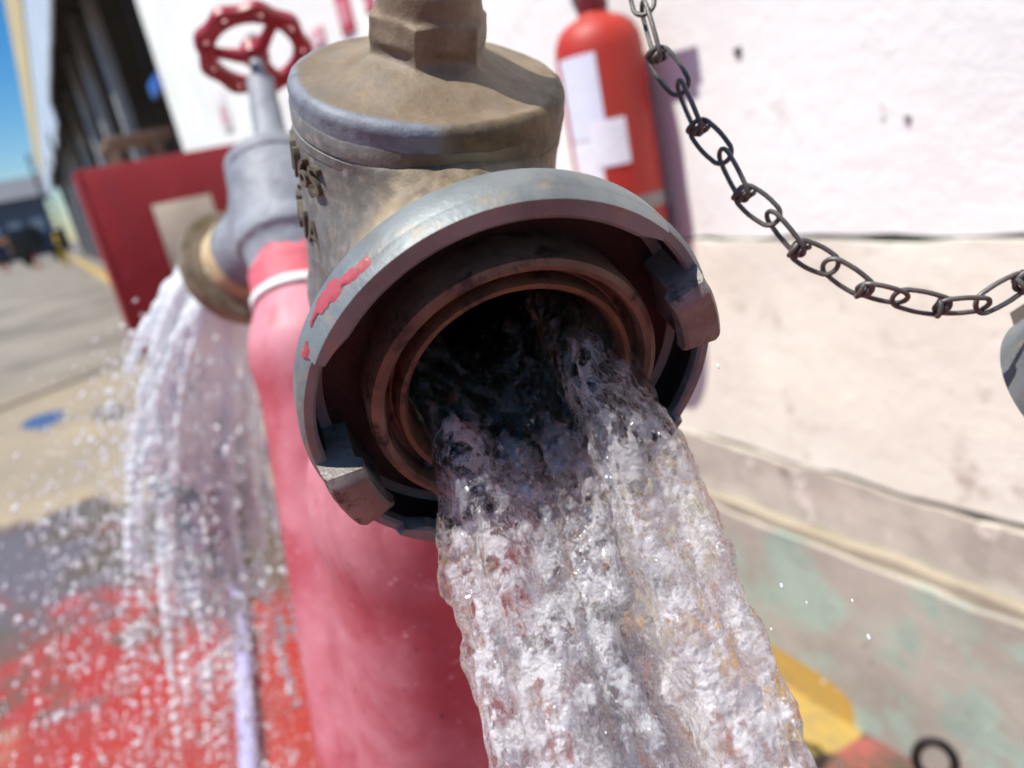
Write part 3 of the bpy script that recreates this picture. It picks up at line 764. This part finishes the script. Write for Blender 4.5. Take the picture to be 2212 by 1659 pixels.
# signs on the white wall
def sign(yc, zc, hw, hh, c1, c2, label):
    r = empty('wall_sign', loc=(.995, yc, zc - hh)); tag(r, label, 'sign')
    MB().box((-.004, -hw, 0), (.004, hw, 2 * hh), .001).build('plate', simple('sign_plate', c1, .5, 0, .08, 20), r)
    MB().box((-.006, -hw * .72, hh * .35), (-.0041, hw * .72, hh * 1.25)).build('sign_panel', simple('sign_panel', c2, .5, 0, .08, 20), r, False)
    return r
sp = at(742, 0, 2.4); k = 1.0 / (sp[0] - 0); 
def wallpt(x, y):
    r = at(x, y, 1) - CAM; return CAM + r * (1.0 / r[0])
w1 = wallpt(745, 15); sign(w1[1], w1[2], .055, .075, '#c94d5e', '#d98a92', 'red notice on the white wall above the near valve')
w2 = wallpt(690, 82); sign(w2[1], w2[2], .06, .03, '#dc9aa0', '#e4c4c6', 'faded pink notice low on the wall beside the handwheel')
w3 = wallpt(800, 2); sign(w3[1], w3[2], .03, .03, '#c0404f', '#d98a92', 'small red notice at the top edge over the near valve')
w4 = wallpt(485, 240); sign(w4[1], w4[2], .10, .10, '#e6dedd', '#d9a8ac', 'pale notice with pink print left of the handwheel stem')

# ------------------------------------------------------------------ warehouse along the same line
wh = empty('warehouse', loc=(1.0, 6.0, 0)); tag(wh, 'long warehouse with dark open bays, grey columns and pale canopy', 'building')
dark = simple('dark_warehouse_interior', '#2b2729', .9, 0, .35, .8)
blackm = simple('black_bay_shadow_sheet', '#1d1b1c', .9)
colm = simple('grey_steel_column', '#a7a8aa', .6, .1, .2, 3)
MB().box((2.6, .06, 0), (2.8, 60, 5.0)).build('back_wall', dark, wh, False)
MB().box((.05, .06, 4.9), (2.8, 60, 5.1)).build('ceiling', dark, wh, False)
clad = simple('pale_blue_cladding', '#c6d2de', .6, 0, .14, .8); cream = simple('cream_parapet', '#d6c08a', .6, 0, .18, .8)
random.seed(3)
for i in range(20):
    y0 = .06 + i * 3.0; dz = random.uniform(-.45, .35) if i > 3 else random.uniform(-.1, .1)
    MB().box((.0, y0, 4.15 + dz), (.045, y0 + 2.985, 5.50)).build('cladding_sheet', clad, wh, False)
    MB().box((-.03, y0, 5.504), (.06, y0 + 2.97, 7.15)).build('parapet_panel', cream, wh, False)
for i, (px, py) in enumerate([(290, 320), (245, 325), (216, 335), (190, 355)]):
    r = at(px, py, 1) - CAM; q = CAM + r * (1.55 / r[0]); yy = q[1] - 6.0
    wd = .13 + .05 * i
    MB().box((.50, yy - wd, 0), (.68, yy + wd, 4.9), .01).build('column', colm, wh)
for yy in (26, 33, 41, 50): MB().box((.50, yy - .3, 0), (.8, yy + .3, 4.9), .02).build('column', colm, wh)
bs = empty('blue_sign', loc=(1.0, 6.6, 2.05)); tag(bs, 'small blue sign hanging in the dark warehouse bay', 'sign')
bp = at(338, 188, 1) - CAM; bp = CAM + bp * (1.05 / bp[0]); bs.location = tuple(bp)
MB().box((-.02, -.25, -.05), (.02, .25, .06), .004).build('plate', simple('blue_sign_paint', '#2a63b8', .5), bs)
MB().tube([(0, -.2, .06), (0, -.2, 4.9 - bp[2])], .008, 8).build('hanger', dk, bs); MB().tube([(0, .2, .06), (0, .2, 4.9 - bp[2])], .008, 8).build('hanger', dk, bs)

# equipment between cabinet and warehouse: bench with water drums
bx = empty('work_bench', loc=(.62, 6.5, 0)); tag(bx, 'rusty pipe rack behind the red cabinet top', 'rack')
rust = simple('brown_rack_paint', '#8a6a56', .7, 0, .3, 5)
for yy in (0, .55):
    for xx in (0, .3): MB().tube([(xx, yy, 0), (xx, yy, 1.72)], .035, 10).build('post', rust, bx)
MB().box((-.05, -.05, 1.72), (.42, .62, 1.77), .005).build('top_rail', rust, bx); MB().box((-.03, -.03, .9), (.38, .6, .93), .005).build('shelf', rust, bx)
def drum(loc, c, label, h=.34, r=.10):
    e = empty('water_drum', loc=loc); tag(e, label, 'drum', 'water drums on the rack')
    m = simple('drum_plastic', c, .35); MB().lathe([(0, 0), (r, 0), (r * 1.02, h * .3), (r * .96, h * .34), (r * 1.02, h * .38), (r, h * .8), (r * .4, h * .95), (r * .3, h)], 24).build('vessel', m, e)
    MB().lathe([(r * .34, h - .01), (r * .34, h + .03), (0, h + .03)], 16).build('cap', simple('white_drum_cap', '#dfe3ea', .5), e)
drum((.72, 6.62, .93), '#9fb4d2', 'pale blue water drum on the rack shelf nearer the bay', .45, .11)
drum((.86, 6.95, .93), '#3f86d0', 'bright blue water drum on the rack shelf by the white wall', .52, .12)

# ------------------------------------------------------------------ far yard
far = empty('far_warehouse', loc=(-8, 120, 0)); tag(far, 'dark grey warehouse far across the yard', 'building')
MB().box((-60, 0, 0), (9, 12, 7.5)).build('wall', simple('slate_cladding', '#5b6270', .8, 0, .2, .15), far, False)
MB().add([(-61, -1, 7.5), (10, -1, 7.5), (10, 6, 10.5), (-61, 6, 10.5), (-61, 13, 7.5), (10, 13, 7.5)], [[0, 1, 2, 3], [3, 2, 5, 4], [0, 3, 4], [1, 5, 2]]).build('roof', simple('grey_roof_sheet', '#6a6c72', .7), far, False)
for i in range(7): MB().box((-9 + i * 2.6, -.15, 3.4), (-7.4 + i * 2.6, .0, 4.8)).build('window', simple('pale_pane', '#aeb4bc', .3), far, False)
for i in range(3): MB().box((-12 + i * 6.5, -.12, 0), (-8.5 + i * 6.5, .0, 2.8)).build('door', simple('dark_door', '#30343c', .7), far, False)
tw = empty('lattice_tower', loc=(1.25, 100, 0)); tag(tw, 'dark lattice tower rising behind the far warehouse', 'tower')
for a, b in ((-.5, -.5), (.5, -.5), (.5, .5), (-.5, .5)): MB().tube([(a, b, 0), (a * .7, b * .7, 10.8)], .12, 6).build('post', dk, tw)
for i in range(13):
    z = .6 + i * .8; MB().box((-.5, -.55, z), (.5, -.45, z + .14)).build('rung', dk, tw, False)
def truck(loc, c, label, L=4.5):
    e = empty('parked_truck', loc=loc); tag(e, label, 'truck', 'vehicles parked across the yard')
    p = simple('truck_paint', c, .4); MB().box((-L / 2, -1, .9), (L / 2 - 1.5, 1, 2.6), .08).build('cargo_box', p, e)
    MB().box((L / 2 - 1.45, -.95, .6), (L / 2, .95, 2.1), .2).build('cab', simple('truck_cab', '#2b3a5a', .4), e)
    MB().box((L / 2 - 1.2, -.97, 1.4), (L / 2 - .1, .97, 1.95), .1).build('window', simple('dark_glass', '#1c2430', .1), e)
    for x in (-L / 2 + .8, L / 2 - .8):
        for y in (-.9, .9): MB().lathe([(0, -.14), (.42, -.14), (.45, -.1), (.45, .1), (.42, .14), (0, .14)], 20, fr=frame_z((x, y, .45), (0, 1, 0))).build('wheel', dk, e)
truck((-5.6, 84, 0), '#d9d9dc', 'white box truck parked far across the yard'); truck((-3.2, 92, 0), '#c9852e', 'orange truck parked in front of the far warehouse', 3.8)
truck((-.6, 62, 0), '#23252b', 'dark van parked beside the warehouse columns', 3.4)
def cone_(loc, label):
    e = empty('traffic_cone', loc=loc); tag(e, label, 'cone', 'traffic cones in the yard')
    MB().box((-.2, -.2, 0), (.2, .2, .04), .01).build('foot', dk, e); MB().lathe([(.15, .04), (.05, .65), (.03, .75), (0, .75)], 16).build('shell', simple('orange_cone', '#e27a2c', .5), e)
    MB().lathe([(.112, .3), (.085, .48)], 16).build('stripe', simple('cone_stripe', '#e8e4e0', .5), e)
cone_((-1.0, 52, 0), 'nearer orange traffic cone beside the dark van'); cone_((-3.0, 60, 0), 'far orange traffic cone before the grey warehouse')
bo = empty('bollard', loc=(.35, 44, 0)); tag(bo, 'yellow bollard beside the warehouse columns', 'bollard')
ym = simple('yellow_bollard_paint', '#c7a62c', .5); MB().lathe([(.12, 0), (.12, 1.5), (.10, 1.6), (0, 1.64)], 20).build('post', ym, bo); MB().lathe([(.122, .9), (.122, 1.1)], 20).build('band', dk, bo)

# ------------------------------------------------------------------ lilac hose on the floor
hp = [(475, 925), (481, 980), (500, 1040), (510, 1150), (518, 1300), (527, 1450), (536, 1600), (548, 1800)]
def gpt(x, y, z=.02):
    r = at(x, y, 1) - CAM; return CAM + r * ((z - CAM[2]) / r[2])
W_ = np.array([gpt(*p) for p in hp]); tt = np.linspace(0, len(hp) - 1, 90)
pts = np.stack([np.interp(tt, range(len(hp)), W_[:, q]) for q in range(3)], -1)
for _ in range(6): pts[1:-1] = (pts[:-2] + pts[2:] + 2 * pts[1:-1]) / 4
pts[:, 2] = .0215
b = MB().tube(pts - pts[0], .0215, 14)
o = b.build('floor_hose', simple('lilac_hose_fabric', '#a6a2c6', .55, 0, .15, 12, .5, 300)); o.location = tuple(pts[0])
tag(o, 'pale lilac hose lying along the wet floor left of the standpipe', 'hose')

# ------------------------------------------------------------------ water
def mat_water(name, foam):
    t = NT(name)
    a = t.new('Attribute'); a.attribute_name = 'foam'; fa_ = a.outputs['Fac']
    vo = t.new('TexVoronoi'); vo.feature = 'F1'; vo.inputs['Scale'].default_value = 310; t.put(vo.inputs['Vector'], t.P)
    n1 = t.noise(250, 2, .5)
    hgt = t.math('ADD', n1, t.math('MULTIPLY', vo.outputs['Distance'], -.75))
    b = t.new('Bump'); b.inputs['Distance'].default_value = .0022; t.put(b.inputs['Height'], hgt); t.put(b.inputs['Strength'], t.math('ADD', .35, t.math('MULTIPLY', fa_, .65))); bp = b.outputs[0]
    gl = t.new('BsdfGlass'); gl.inputs['IOR'].default_value = 1.33; gl.inputs['Roughness'].default_value = .012; t.put(gl.inputs['Normal'], bp)
    df = t.new('BsdfDiffuse'); df.inputs['Color'].default_value = (.84, .85, .88, 1); t.put(df.inputs['Normal'], bp)
    tr = t.new('BsdfTranslucent'); tr.inputs['Color'].default_value = (.86, .87, .9, 1); t.put(tr.inputs['Normal'], bp)
    mf = t.new('MixShader'); mf.inputs[0].default_value = .45; t.put(mf.inputs[1], df.outputs[0]); t.put(mf.inputs[2], tr.outputs[0])
    gs = t.new('BsdfGlossy'); gs.inputs['Roughness'].default_value = .08; t.put(gs.inputs['Normal'], bp)
    fr = t.new('Fresnel'); fr.inputs['IOR'].default_value = 1.33; t.put(fr.inputs['Normal'], bp)
    wet = t.new('MixShader'); t.put(wet.inputs[0], t.math('ADD', fr.outputs[0], .08)); t.put(wet.inputs[1], mf.outputs[0]); t.put(wet.inputs[2], gs.outputs[0])
    k = t.math('MULTIPLY', t.ramp(t.noise(170, 3, .66, st=(1, 1, .7), off=(1, 2, 3)), .49, .62), foam)
    sp = t.math('MULTIPLY', t.ramp(t.noise(620, 1, .6, off=(4, 4, 1)), .60, .68), foam * .9)  # fine white foam specks, doubling as painted sparkle
    k = t.math('MULTIPLY', t.math('MAXIMUM', k, sp), fa_, True)
    tp = t.new('BsdfTransparent'); cl = t.new('MixShader'); cl.inputs[0].default_value = .50; t.put(cl.inputs[1], gl.outputs[0]); t.put(cl.inputs[2], tp.outputs[0])
    mx = t.new('MixShader'); t.put(mx.inputs[0], k); t.put(mx.inputs[1], cl.outputs[0]); t.put(mx.inputs[2], wet.outputs[0])
    t.t.links.new(mx.outputs[0], t.out.inputs['Surface'])
    return t.m

def mat_core():
    t = NT('air_bubbles_in_water')
    bp = t.bump(t.noise(300, 2, .6), .0026, 1.0)
    df = t.new('BsdfDiffuse'); df.inputs['Color'].default_value = (.95, .93, .93, 1); t.put(df.inputs['Normal'], bp)
    tr = t.new('BsdfTranslucent'); tr.inputs['Color'].default_value = (.95, .93, .93, 1); t.put(tr.inputs['Normal'], bp)
    mf = t.new('MixShader'); mf.inputs[0].default_value = .45; t.put(mf.inputs[1], df.outputs[0]); t.put(mf.inputs[2], tr.outputs[0])
    tp = t.new('BsdfTransparent')
    a = t.new('Attribute'); a.attribute_name = 'foam'
    k = t.math('ADD', t.ramp(t.noise(190, 3, .70, st=(1, 1, .6)), .43, .55), t.math('SUBTRACT', a.outputs['Fac'], .84), True)
    mx = t.new('MixShader'); t.put(mx.inputs[0], k); t.put(mx.inputs[1], tp.outputs[0]); t.put(mx.inputs[2], mf.outputs[0])
    t.t.links.new(mx.outputs[0], t.out.inputs['Surface']); return t.m

def splat(spheres, h, k, pad=.004):
    """smooth union of spheres (x,y,z,r) on a grid -> distance field"""
    S = np.asarray(spheres); lo = S[:, :3].min(0) - S[:, 3].max() - pad; hi = S[:, :3].max(0) + S[:, 3].max() + pad
    n = np.ceil((hi - lo) / h).astype(int) + 1; F = np.zeros(n, np.float32)
    for x, y, z, r in S:
        R = r + 3.2 / k; a = np.maximum(((np.array([x, y, z]) - R - lo) / h).astype(int), 0); b = np.minimum(((np.array([x, y, z]) + R - lo) / h).astype(int) + 2, n)
        ax = [lo[i] + np.arange(a[i], b[i]) * h - (x, y, z)[i] for i in range(3)]
        d = np.sqrt(ax[0][:, None, None] ** 2 + ax[1][None, :, None] ** 2 + ax[2][None, None, :] ** 2)
        F[a[0]:b[0], a[1]:b[1], a[2]:b[2]] += np.exp(-k * (d - r))
    return -np.log(np.maximum(F, 1e-4)) / k, lo

def main_jet():
    r_ = np.random.default_rng(11); n = nrm(N1); mm = nrm(Mv1); kk = np.cross(n, mm)
    S = []; G = np.array([0, 0, -1.0])
    def strand(u, v, rad, spd, side, lift, t0=0.0, t1=1.45, wob=.0012, seed=0, z0=-.034):
        ph = r_.uniform(0, 6.28, 6); N_ = 110
        for i in range(N_):
            t = t0 + (t1 - t0) * i / (N_ - 1)
            p = P1 + mm * (u * .0312) + kk * (v * .0312) + n * (z0 + spd * t * .087)
            tt_ = max(0, t - .26)
            p = p + n * 0 + mm * side * tt_ + kk * lift * tt_ + G * (.076 * tt_ ** 2 * 1.0 + .016 * tt_)
            w = wob * min(1, .35 + tt_)
            p = p + mm * w * math.sin(9 * t + ph[0]) + kk * w * math.sin(7 * t + ph[1]) + mm * .5 * w * math.sin(23 * t + ph[2])
            rr = rad * (1 + .18 * math.sin(11 * t + ph[3]) + .12 * math.sin(27 * t + ph[4]) + .10 * math.sin(51 * t + ph[5]))
            if t - t0 < .10: rr *= .55 + 4.5 * (t - t0)
            S.append((*p, rr))
    # bed of the flow: crescent filling the lower bore
    for i in range(26):
        u = -0.86 + 1.72 * i / 25 + r_.uniform(-.03, .03); fl = -math.sqrt(max(.0, .93 ** 2 - u * u)) if abs(u) < .93 else 0
        top = -.86 + .46 * abs(u) ** 2.0
        nl = 3 if fl < top - .25 else 2
        for q in range(nl):
            v = fl + (top - fl) * (q + .5) / nl
            strand(u, v + r_.uniform(-.04, .04), r_.uniform(.0034, .0046), r_.uniform(.92, 1.10), .002 * u + r_.uniform(-.003, .003), r_.uniform(-.004, .004))
    # ropes rising at both sides of the bore
    strand(-.70, .02, .0046, 1.12, .006, .006); strand(-.74, -.16, .0050, 1.10, .006, .006); strand(-.62, -.10, .0036, 1.12, .008, .008); strand(-.80, -.30, .0050, 1.08, .003, .004)
    strand(-.66, -.34, .0054, 1.10, .004, .006)
    strand(.62, .12, .0042, 1.06, .004, .004); strand(.72, .0, .0046, 1.02, .003, .004); strand(.70, -.10, .0044, 1.0, .002, .006); strand(.80, -.22, .0050, 1.02, .004, .004); strand(.60, -.34, .0042, 1.05, .002, .006)
    strand(.84, -.36, .0046, 1.06, .006, .004); strand(.50, -.50, .0045, 1.02, .002, .003); strand(.76, -.44, .0050, 1.1, .006, .002)
    for i in range(16):      # loose threads on top
        u = r_.uniform(-.8, .85); strand(u, -.42 + .32 * abs(u) ** 2 + r_.uniform(-.05, .12), r_.uniform(.0014, .0026), r_.uniform(.95, 1.18), .004 * u + r_.uniform(-.005, .006), r_.uniform(.0, .010), t0=r_.uniform(0, .5), t1=r_.uniform(.8, 1.45), wob=.0022)
    for i in range(18):      # edge threads that bead off
        sd = 1 if i < 11 else -1
        strand(sd * .88, -.35 + r_.uniform(-.2, .2), r_.uniform(.0012, .0022), r_.uniform(.95, 1.15), sd * r_.uniform(.003, .020), r_.uniform(-.004, .01), t0=r_.uniform(.3, .7), t1=r_.uniform(.85, 1.4), wob=.002)
    S = np.array(S)
    ok = (S[:, 2] > .88)          # stop a little below the picture
    q = (S[:, :3] - P1); zc = q @ n; rad = np.sqrt(np.maximum((q * q).sum(1) - zc ** 2, 0))
    inb = zc < .004; lim = .0305
    over = inb & (rad + S[:, 3] > lim)
    S[over, 3] = np.maximum(lim - rad[over], .0012)
    h = .00062; F, lo = splat(S, h, 900.0)
    nx = F.shape; ax = [lo[i] + np.arange(nx[i]) * h for i in range(3)]
    band = np.abs(F) < .004; I = np.argwhere(band); P = I * h + lo
    # noise stretched along the flow
    fl = nrm(n * .6 + G * .75); qf = P - np.outer(P @ fl, fl) * .55
    dn = .0022 * vnoise(qf * 125, 20) + .0015 * vnoise(qf * 270, 21) + .0005 * vnoise(P * 500, 22)
    zc = (P - P1) @ n; q = P - P1 - np.outer(zc, n); rd = np.sqrt((q * q).sum(1))
    v = F[band] + dn
    v = np.where(zc < .006, np.maximum(v, rd - .0308), v)
    F[band] = v
    V, Q = surface_nets(F, lo, h)
    hc = 2; Fc = F[::hc, ::hc, ::hc]; nc = Fc.shape
    gz = sum(((lo[i] + np.arange(nc[i]) * h * hc) - P1[i]).reshape([-1 if q == i else 1 for q in range(3)]) * n[i] for i in range(3))
    Fc = Fc + np.clip(.0042 - .05 * (gz - .01), .0016, .006).astype(np.float32); Fc = np.maximum(Fc, (.001 - gz).astype(np.float32))
    Vc, Qc = surface_nets(Fc, lo, h * hc)
    org = V.mean(0); me = mesh_np('jet', V - org, Q)
    # share of air in the water: clear inside the bore, milky where it has fallen
    zc = (V - P1) @ n; ux = (V - P1) @ mm; fall = np.clip((C1[2] - .03 - V[:, 2]) / .075, 0, 1)
    fo = np.clip(.30 + .60 * fall, 0, 1) * np.clip((zc - .002) / .022, 0, 1)
    kv = ((V - P1) @ kk) / .0312; rope = (kv > -.45) & (zc < .016) & (zc > -.03); fo = np.where(rope, np.maximum(fo, .32), fo)
    fo *= np.clip(1.12 - .35 * (np.abs(ux) / .034) ** 3, .35, 1)
    at_ = me.attributes.new('foam', 'FLOAT', 'POINT'); at_.data.foreach_set('value', fo.astype(np.float32))
    o = link('water_jet', me, M_water); o.location = tuple(org)
    mc = mesh_np('foam_core', Vc - org, Qc)
    fc = np.clip(.34 + 1.0 * np.clip((P1[2] - .022 - Vc[:, 2]) / .075, 0, 1), 0, .92) * np.clip(((Vc - P1) @ n - .001) / .010, 0, 1)
    ac = mc.attributes.new('foam', 'FLOAT', 'POINT'); ac.data.foreach_set('value', fc.astype(np.float32))
    link('foam_core', mc, mat_core(), o)
    tag(o, 'thick clear bubbly water jet pouring from the near coupling', 'water')
M_water = mat_water('aerated_water', .50)
main_jet()

_ico = None
def ico(sub):
    import bmesh
    bm = bmesh.new(); bmesh.ops.create_icosphere(bm, subdivisions=sub, radius=1)
    v = np.array([p.co[:] for p in bm.verts]); f = np.array([[q.index for q in fc.verts] for fc in bm.faces]); bm.free(); return v, f
def drops_mesh(name, pos, rad, stretch=None, sub=2):
    v, f = ico(sub); n = len(pos)
    V = v[None] * rad[:, None, None]
    if stretch is not None:
        d, amt = stretch; t = np.einsum('nij,nj->ni', V, d); V = V + t[..., None] * d[:, None, :] * amt[:, None, None]
    V = V + pos[:, None, :]; F = f[None] + (np.arange(n) * len(v))[:, None, None]
    return mesh_np(name, V.reshape(-1, 3), F.reshape(-1, 3))

def far_jet():
    r_ = np.random.default_rng(5); n2w = nrm(V2[:3, :3] @ n_loc); O2 = (V2 @ np.append(LOUT * n_loc + .012 * n_loc, 1))[:3]
    G = np.array([0, 0, -9.81]); S = []
    side = nrm(np.cross(n2w, (0, 0, 1))); upx = np.cross(side, n2w)
    def path(p0, v0, t): return p0 + v0 * t + .5 * G * t * t
    lf_ = np.array([-1.0, -.15, 0])
    for i in range(300):
        a = r_.uniform(0, 6.28); q = .029 * math.sqrt(r_.uniform(0, 1)); p0 = O2 - .012 * n2w + side * q * math.cos(a) + upx * q * math.sin(a)
        v0 = n2w * r_.uniform(.62, 1.10) + side * r_.normal(0, .09) + upx * r_.normal(.05, .10) + lf_ * abs(r_.normal(0, .20)); ph = r_.uniform(0, 6, 3)
        tm = r_.uniform(.12, .33)
        for t in np.linspace(0, tm, 56):
            s = t / tm
            S.append((*path(p0, v0, t), (.0088 * (1 - .78 * s)) * (1 + .10 * math.sin(30 * t + ph[0]) + r_.uniform(-.12, .12))))
    h = .0023; F, lo = splat(np.array(S), h, 520.0)
    band = np.abs(F) < .010; P = np.argwhere(band) * h + lo
    Pq = P * np.array([1, 1, .45])
    F[band] += .0034 * vnoise(Pq * 70, 31) + .0016 * vnoise(Pq * 210, 32)
    V, Q = surface_nets(F, lo, h); org = V.mean(0); me = mesh_np('jet', V - org, Q)
    a = me.attributes.new('foam', 'FLOAT', 'POINT'); a.data.foreach_set('value', np.full(len(V), 1.0, np.float32))
    o = link('water_jet', me, M_foam); o.location = tuple(org); o['kind'] = 'stuff'; o['label'] = 'white foaming water falling from the farther valve'
    # spray
    N = 9500; pos = []; rad = []; dr = []; am = []
    while len(pos) < N:
        v0 = n2w * abs(r_.normal(.80, .24)) + side * r_.normal(.0, .20) + upx * r_.normal(.10, .18) + lf_ * abs(r_.normal(.0, .48)) + np.array([r_.normal(0, .10), r_.normal(-.12, .30), 0])
        t = .47 * r_.uniform(.02, 1) ** .8; p = path(O2, v0, t)
        if p[2] < .006: continue
        vv = v0 + G * t
        big = r_.uniform() < .06
        pos.append(p); rad.append(r_.uniform(.0018, .0034) if big else min(.0022, r_.lognormal(math.log(.00072), .45))); dr.append(nrm(vv)); am.append(r_.uniform(.0, .6) if big else r_.uniform(.5, 4.0))
    for i in range(2600):      # splash kicked up where the water lands
        b = path(O2, n2w * .62, .46); a = r_.uniform(0, 6.28); s = abs(r_.normal(0, .6))
        p = np.array([b[0] - .05 + s * math.cos(a), b[1] - .1 + 1.2 * s * math.sin(a), abs(r_.normal(0, .16)) + .004])
        pos.append(p); rad.append(min(.004, r_.lognormal(math.log(.0010), .5))); dr.append(nrm(r_.normal(size=3))); am.append(r_.uniform(0, .8))
    pos = np.array(pos); rad = np.array(rad); cdep = (pos - CAM) @ (-RW[:, 2])
    org = O2; o = link('water_spray', drops_mesh('spray', pos - org, rad, (np.array(dr), np.array(am)), 1), M_drop); o.location = tuple(org)
    o['kind'] = 'stuff'; o['label'] = 'cloud of water drops thrown off by the farther valve'
def mat_foam(name, bmp):
    t = NT(name)
    nb = t.bump(t.noise(140, 5, .7), .006, bmp)
    df = t.new('BsdfPrincipled'); df.inputs['Base Color'].default_value = (.93, .97, 1.0, 1); df.inputs['Roughness'].default_value = .12; df.inputs['IOR'].default_value = 1.33; t.put(df.inputs['Normal'], nb)
    tr = t.new('BsdfTranslucent'); tr.inputs['Color'].default_value = (.94, .98, 1.0, 1); t.put(tr.inputs['Normal'], nb)
    mx = t.new('MixShader'); mx.inputs[0].default_value = .38; t.put(mx.inputs[1], df.outputs[0]); t.put(mx.inputs[2], tr.outputs[0])
    t.t.links.new(mx.outputs[0], t.out.inputs['Surface']); return t.m
M_foam = mat_foam('white_foam_water', .3); M_drop = mat_foam('water_drop', .0)
far_jet()

# stray drops right of the near jet
r_ = np.random.default_rng(2); pp = []; rr = []
for (x, y) in [(1622, 1307), (1742, 1300), (1668, 1358), (1552, 790), (1420, 935), (1500, 1132), (1690, 1262), (1880, 1380), (1840, 1295), (1015, 1180), (1000, 1330), (1024, 1372), (1030, 1420)]:
    pp.append(at(x + r_.uniform(-4, 4), y + r_.uniform(-4, 4), r_.uniform(.175, .215))); rr.append(r_.uniform(.0002, .00045))
pp = np.array(pp); sd = np.tile(nrm(c2w((.35, -.9, .1))), (len(pp), 1))
o = link('stray_drops', drops_mesh('stray_drops', pp - pp[0], np.array(rr), (sd, np.full(len(pp), 1.0)), 2), M_drop); o.location = tuple(pp[0])
o['kind'] = 'stuff'; o['label'] = 'few stray drops flung beside the near jet'
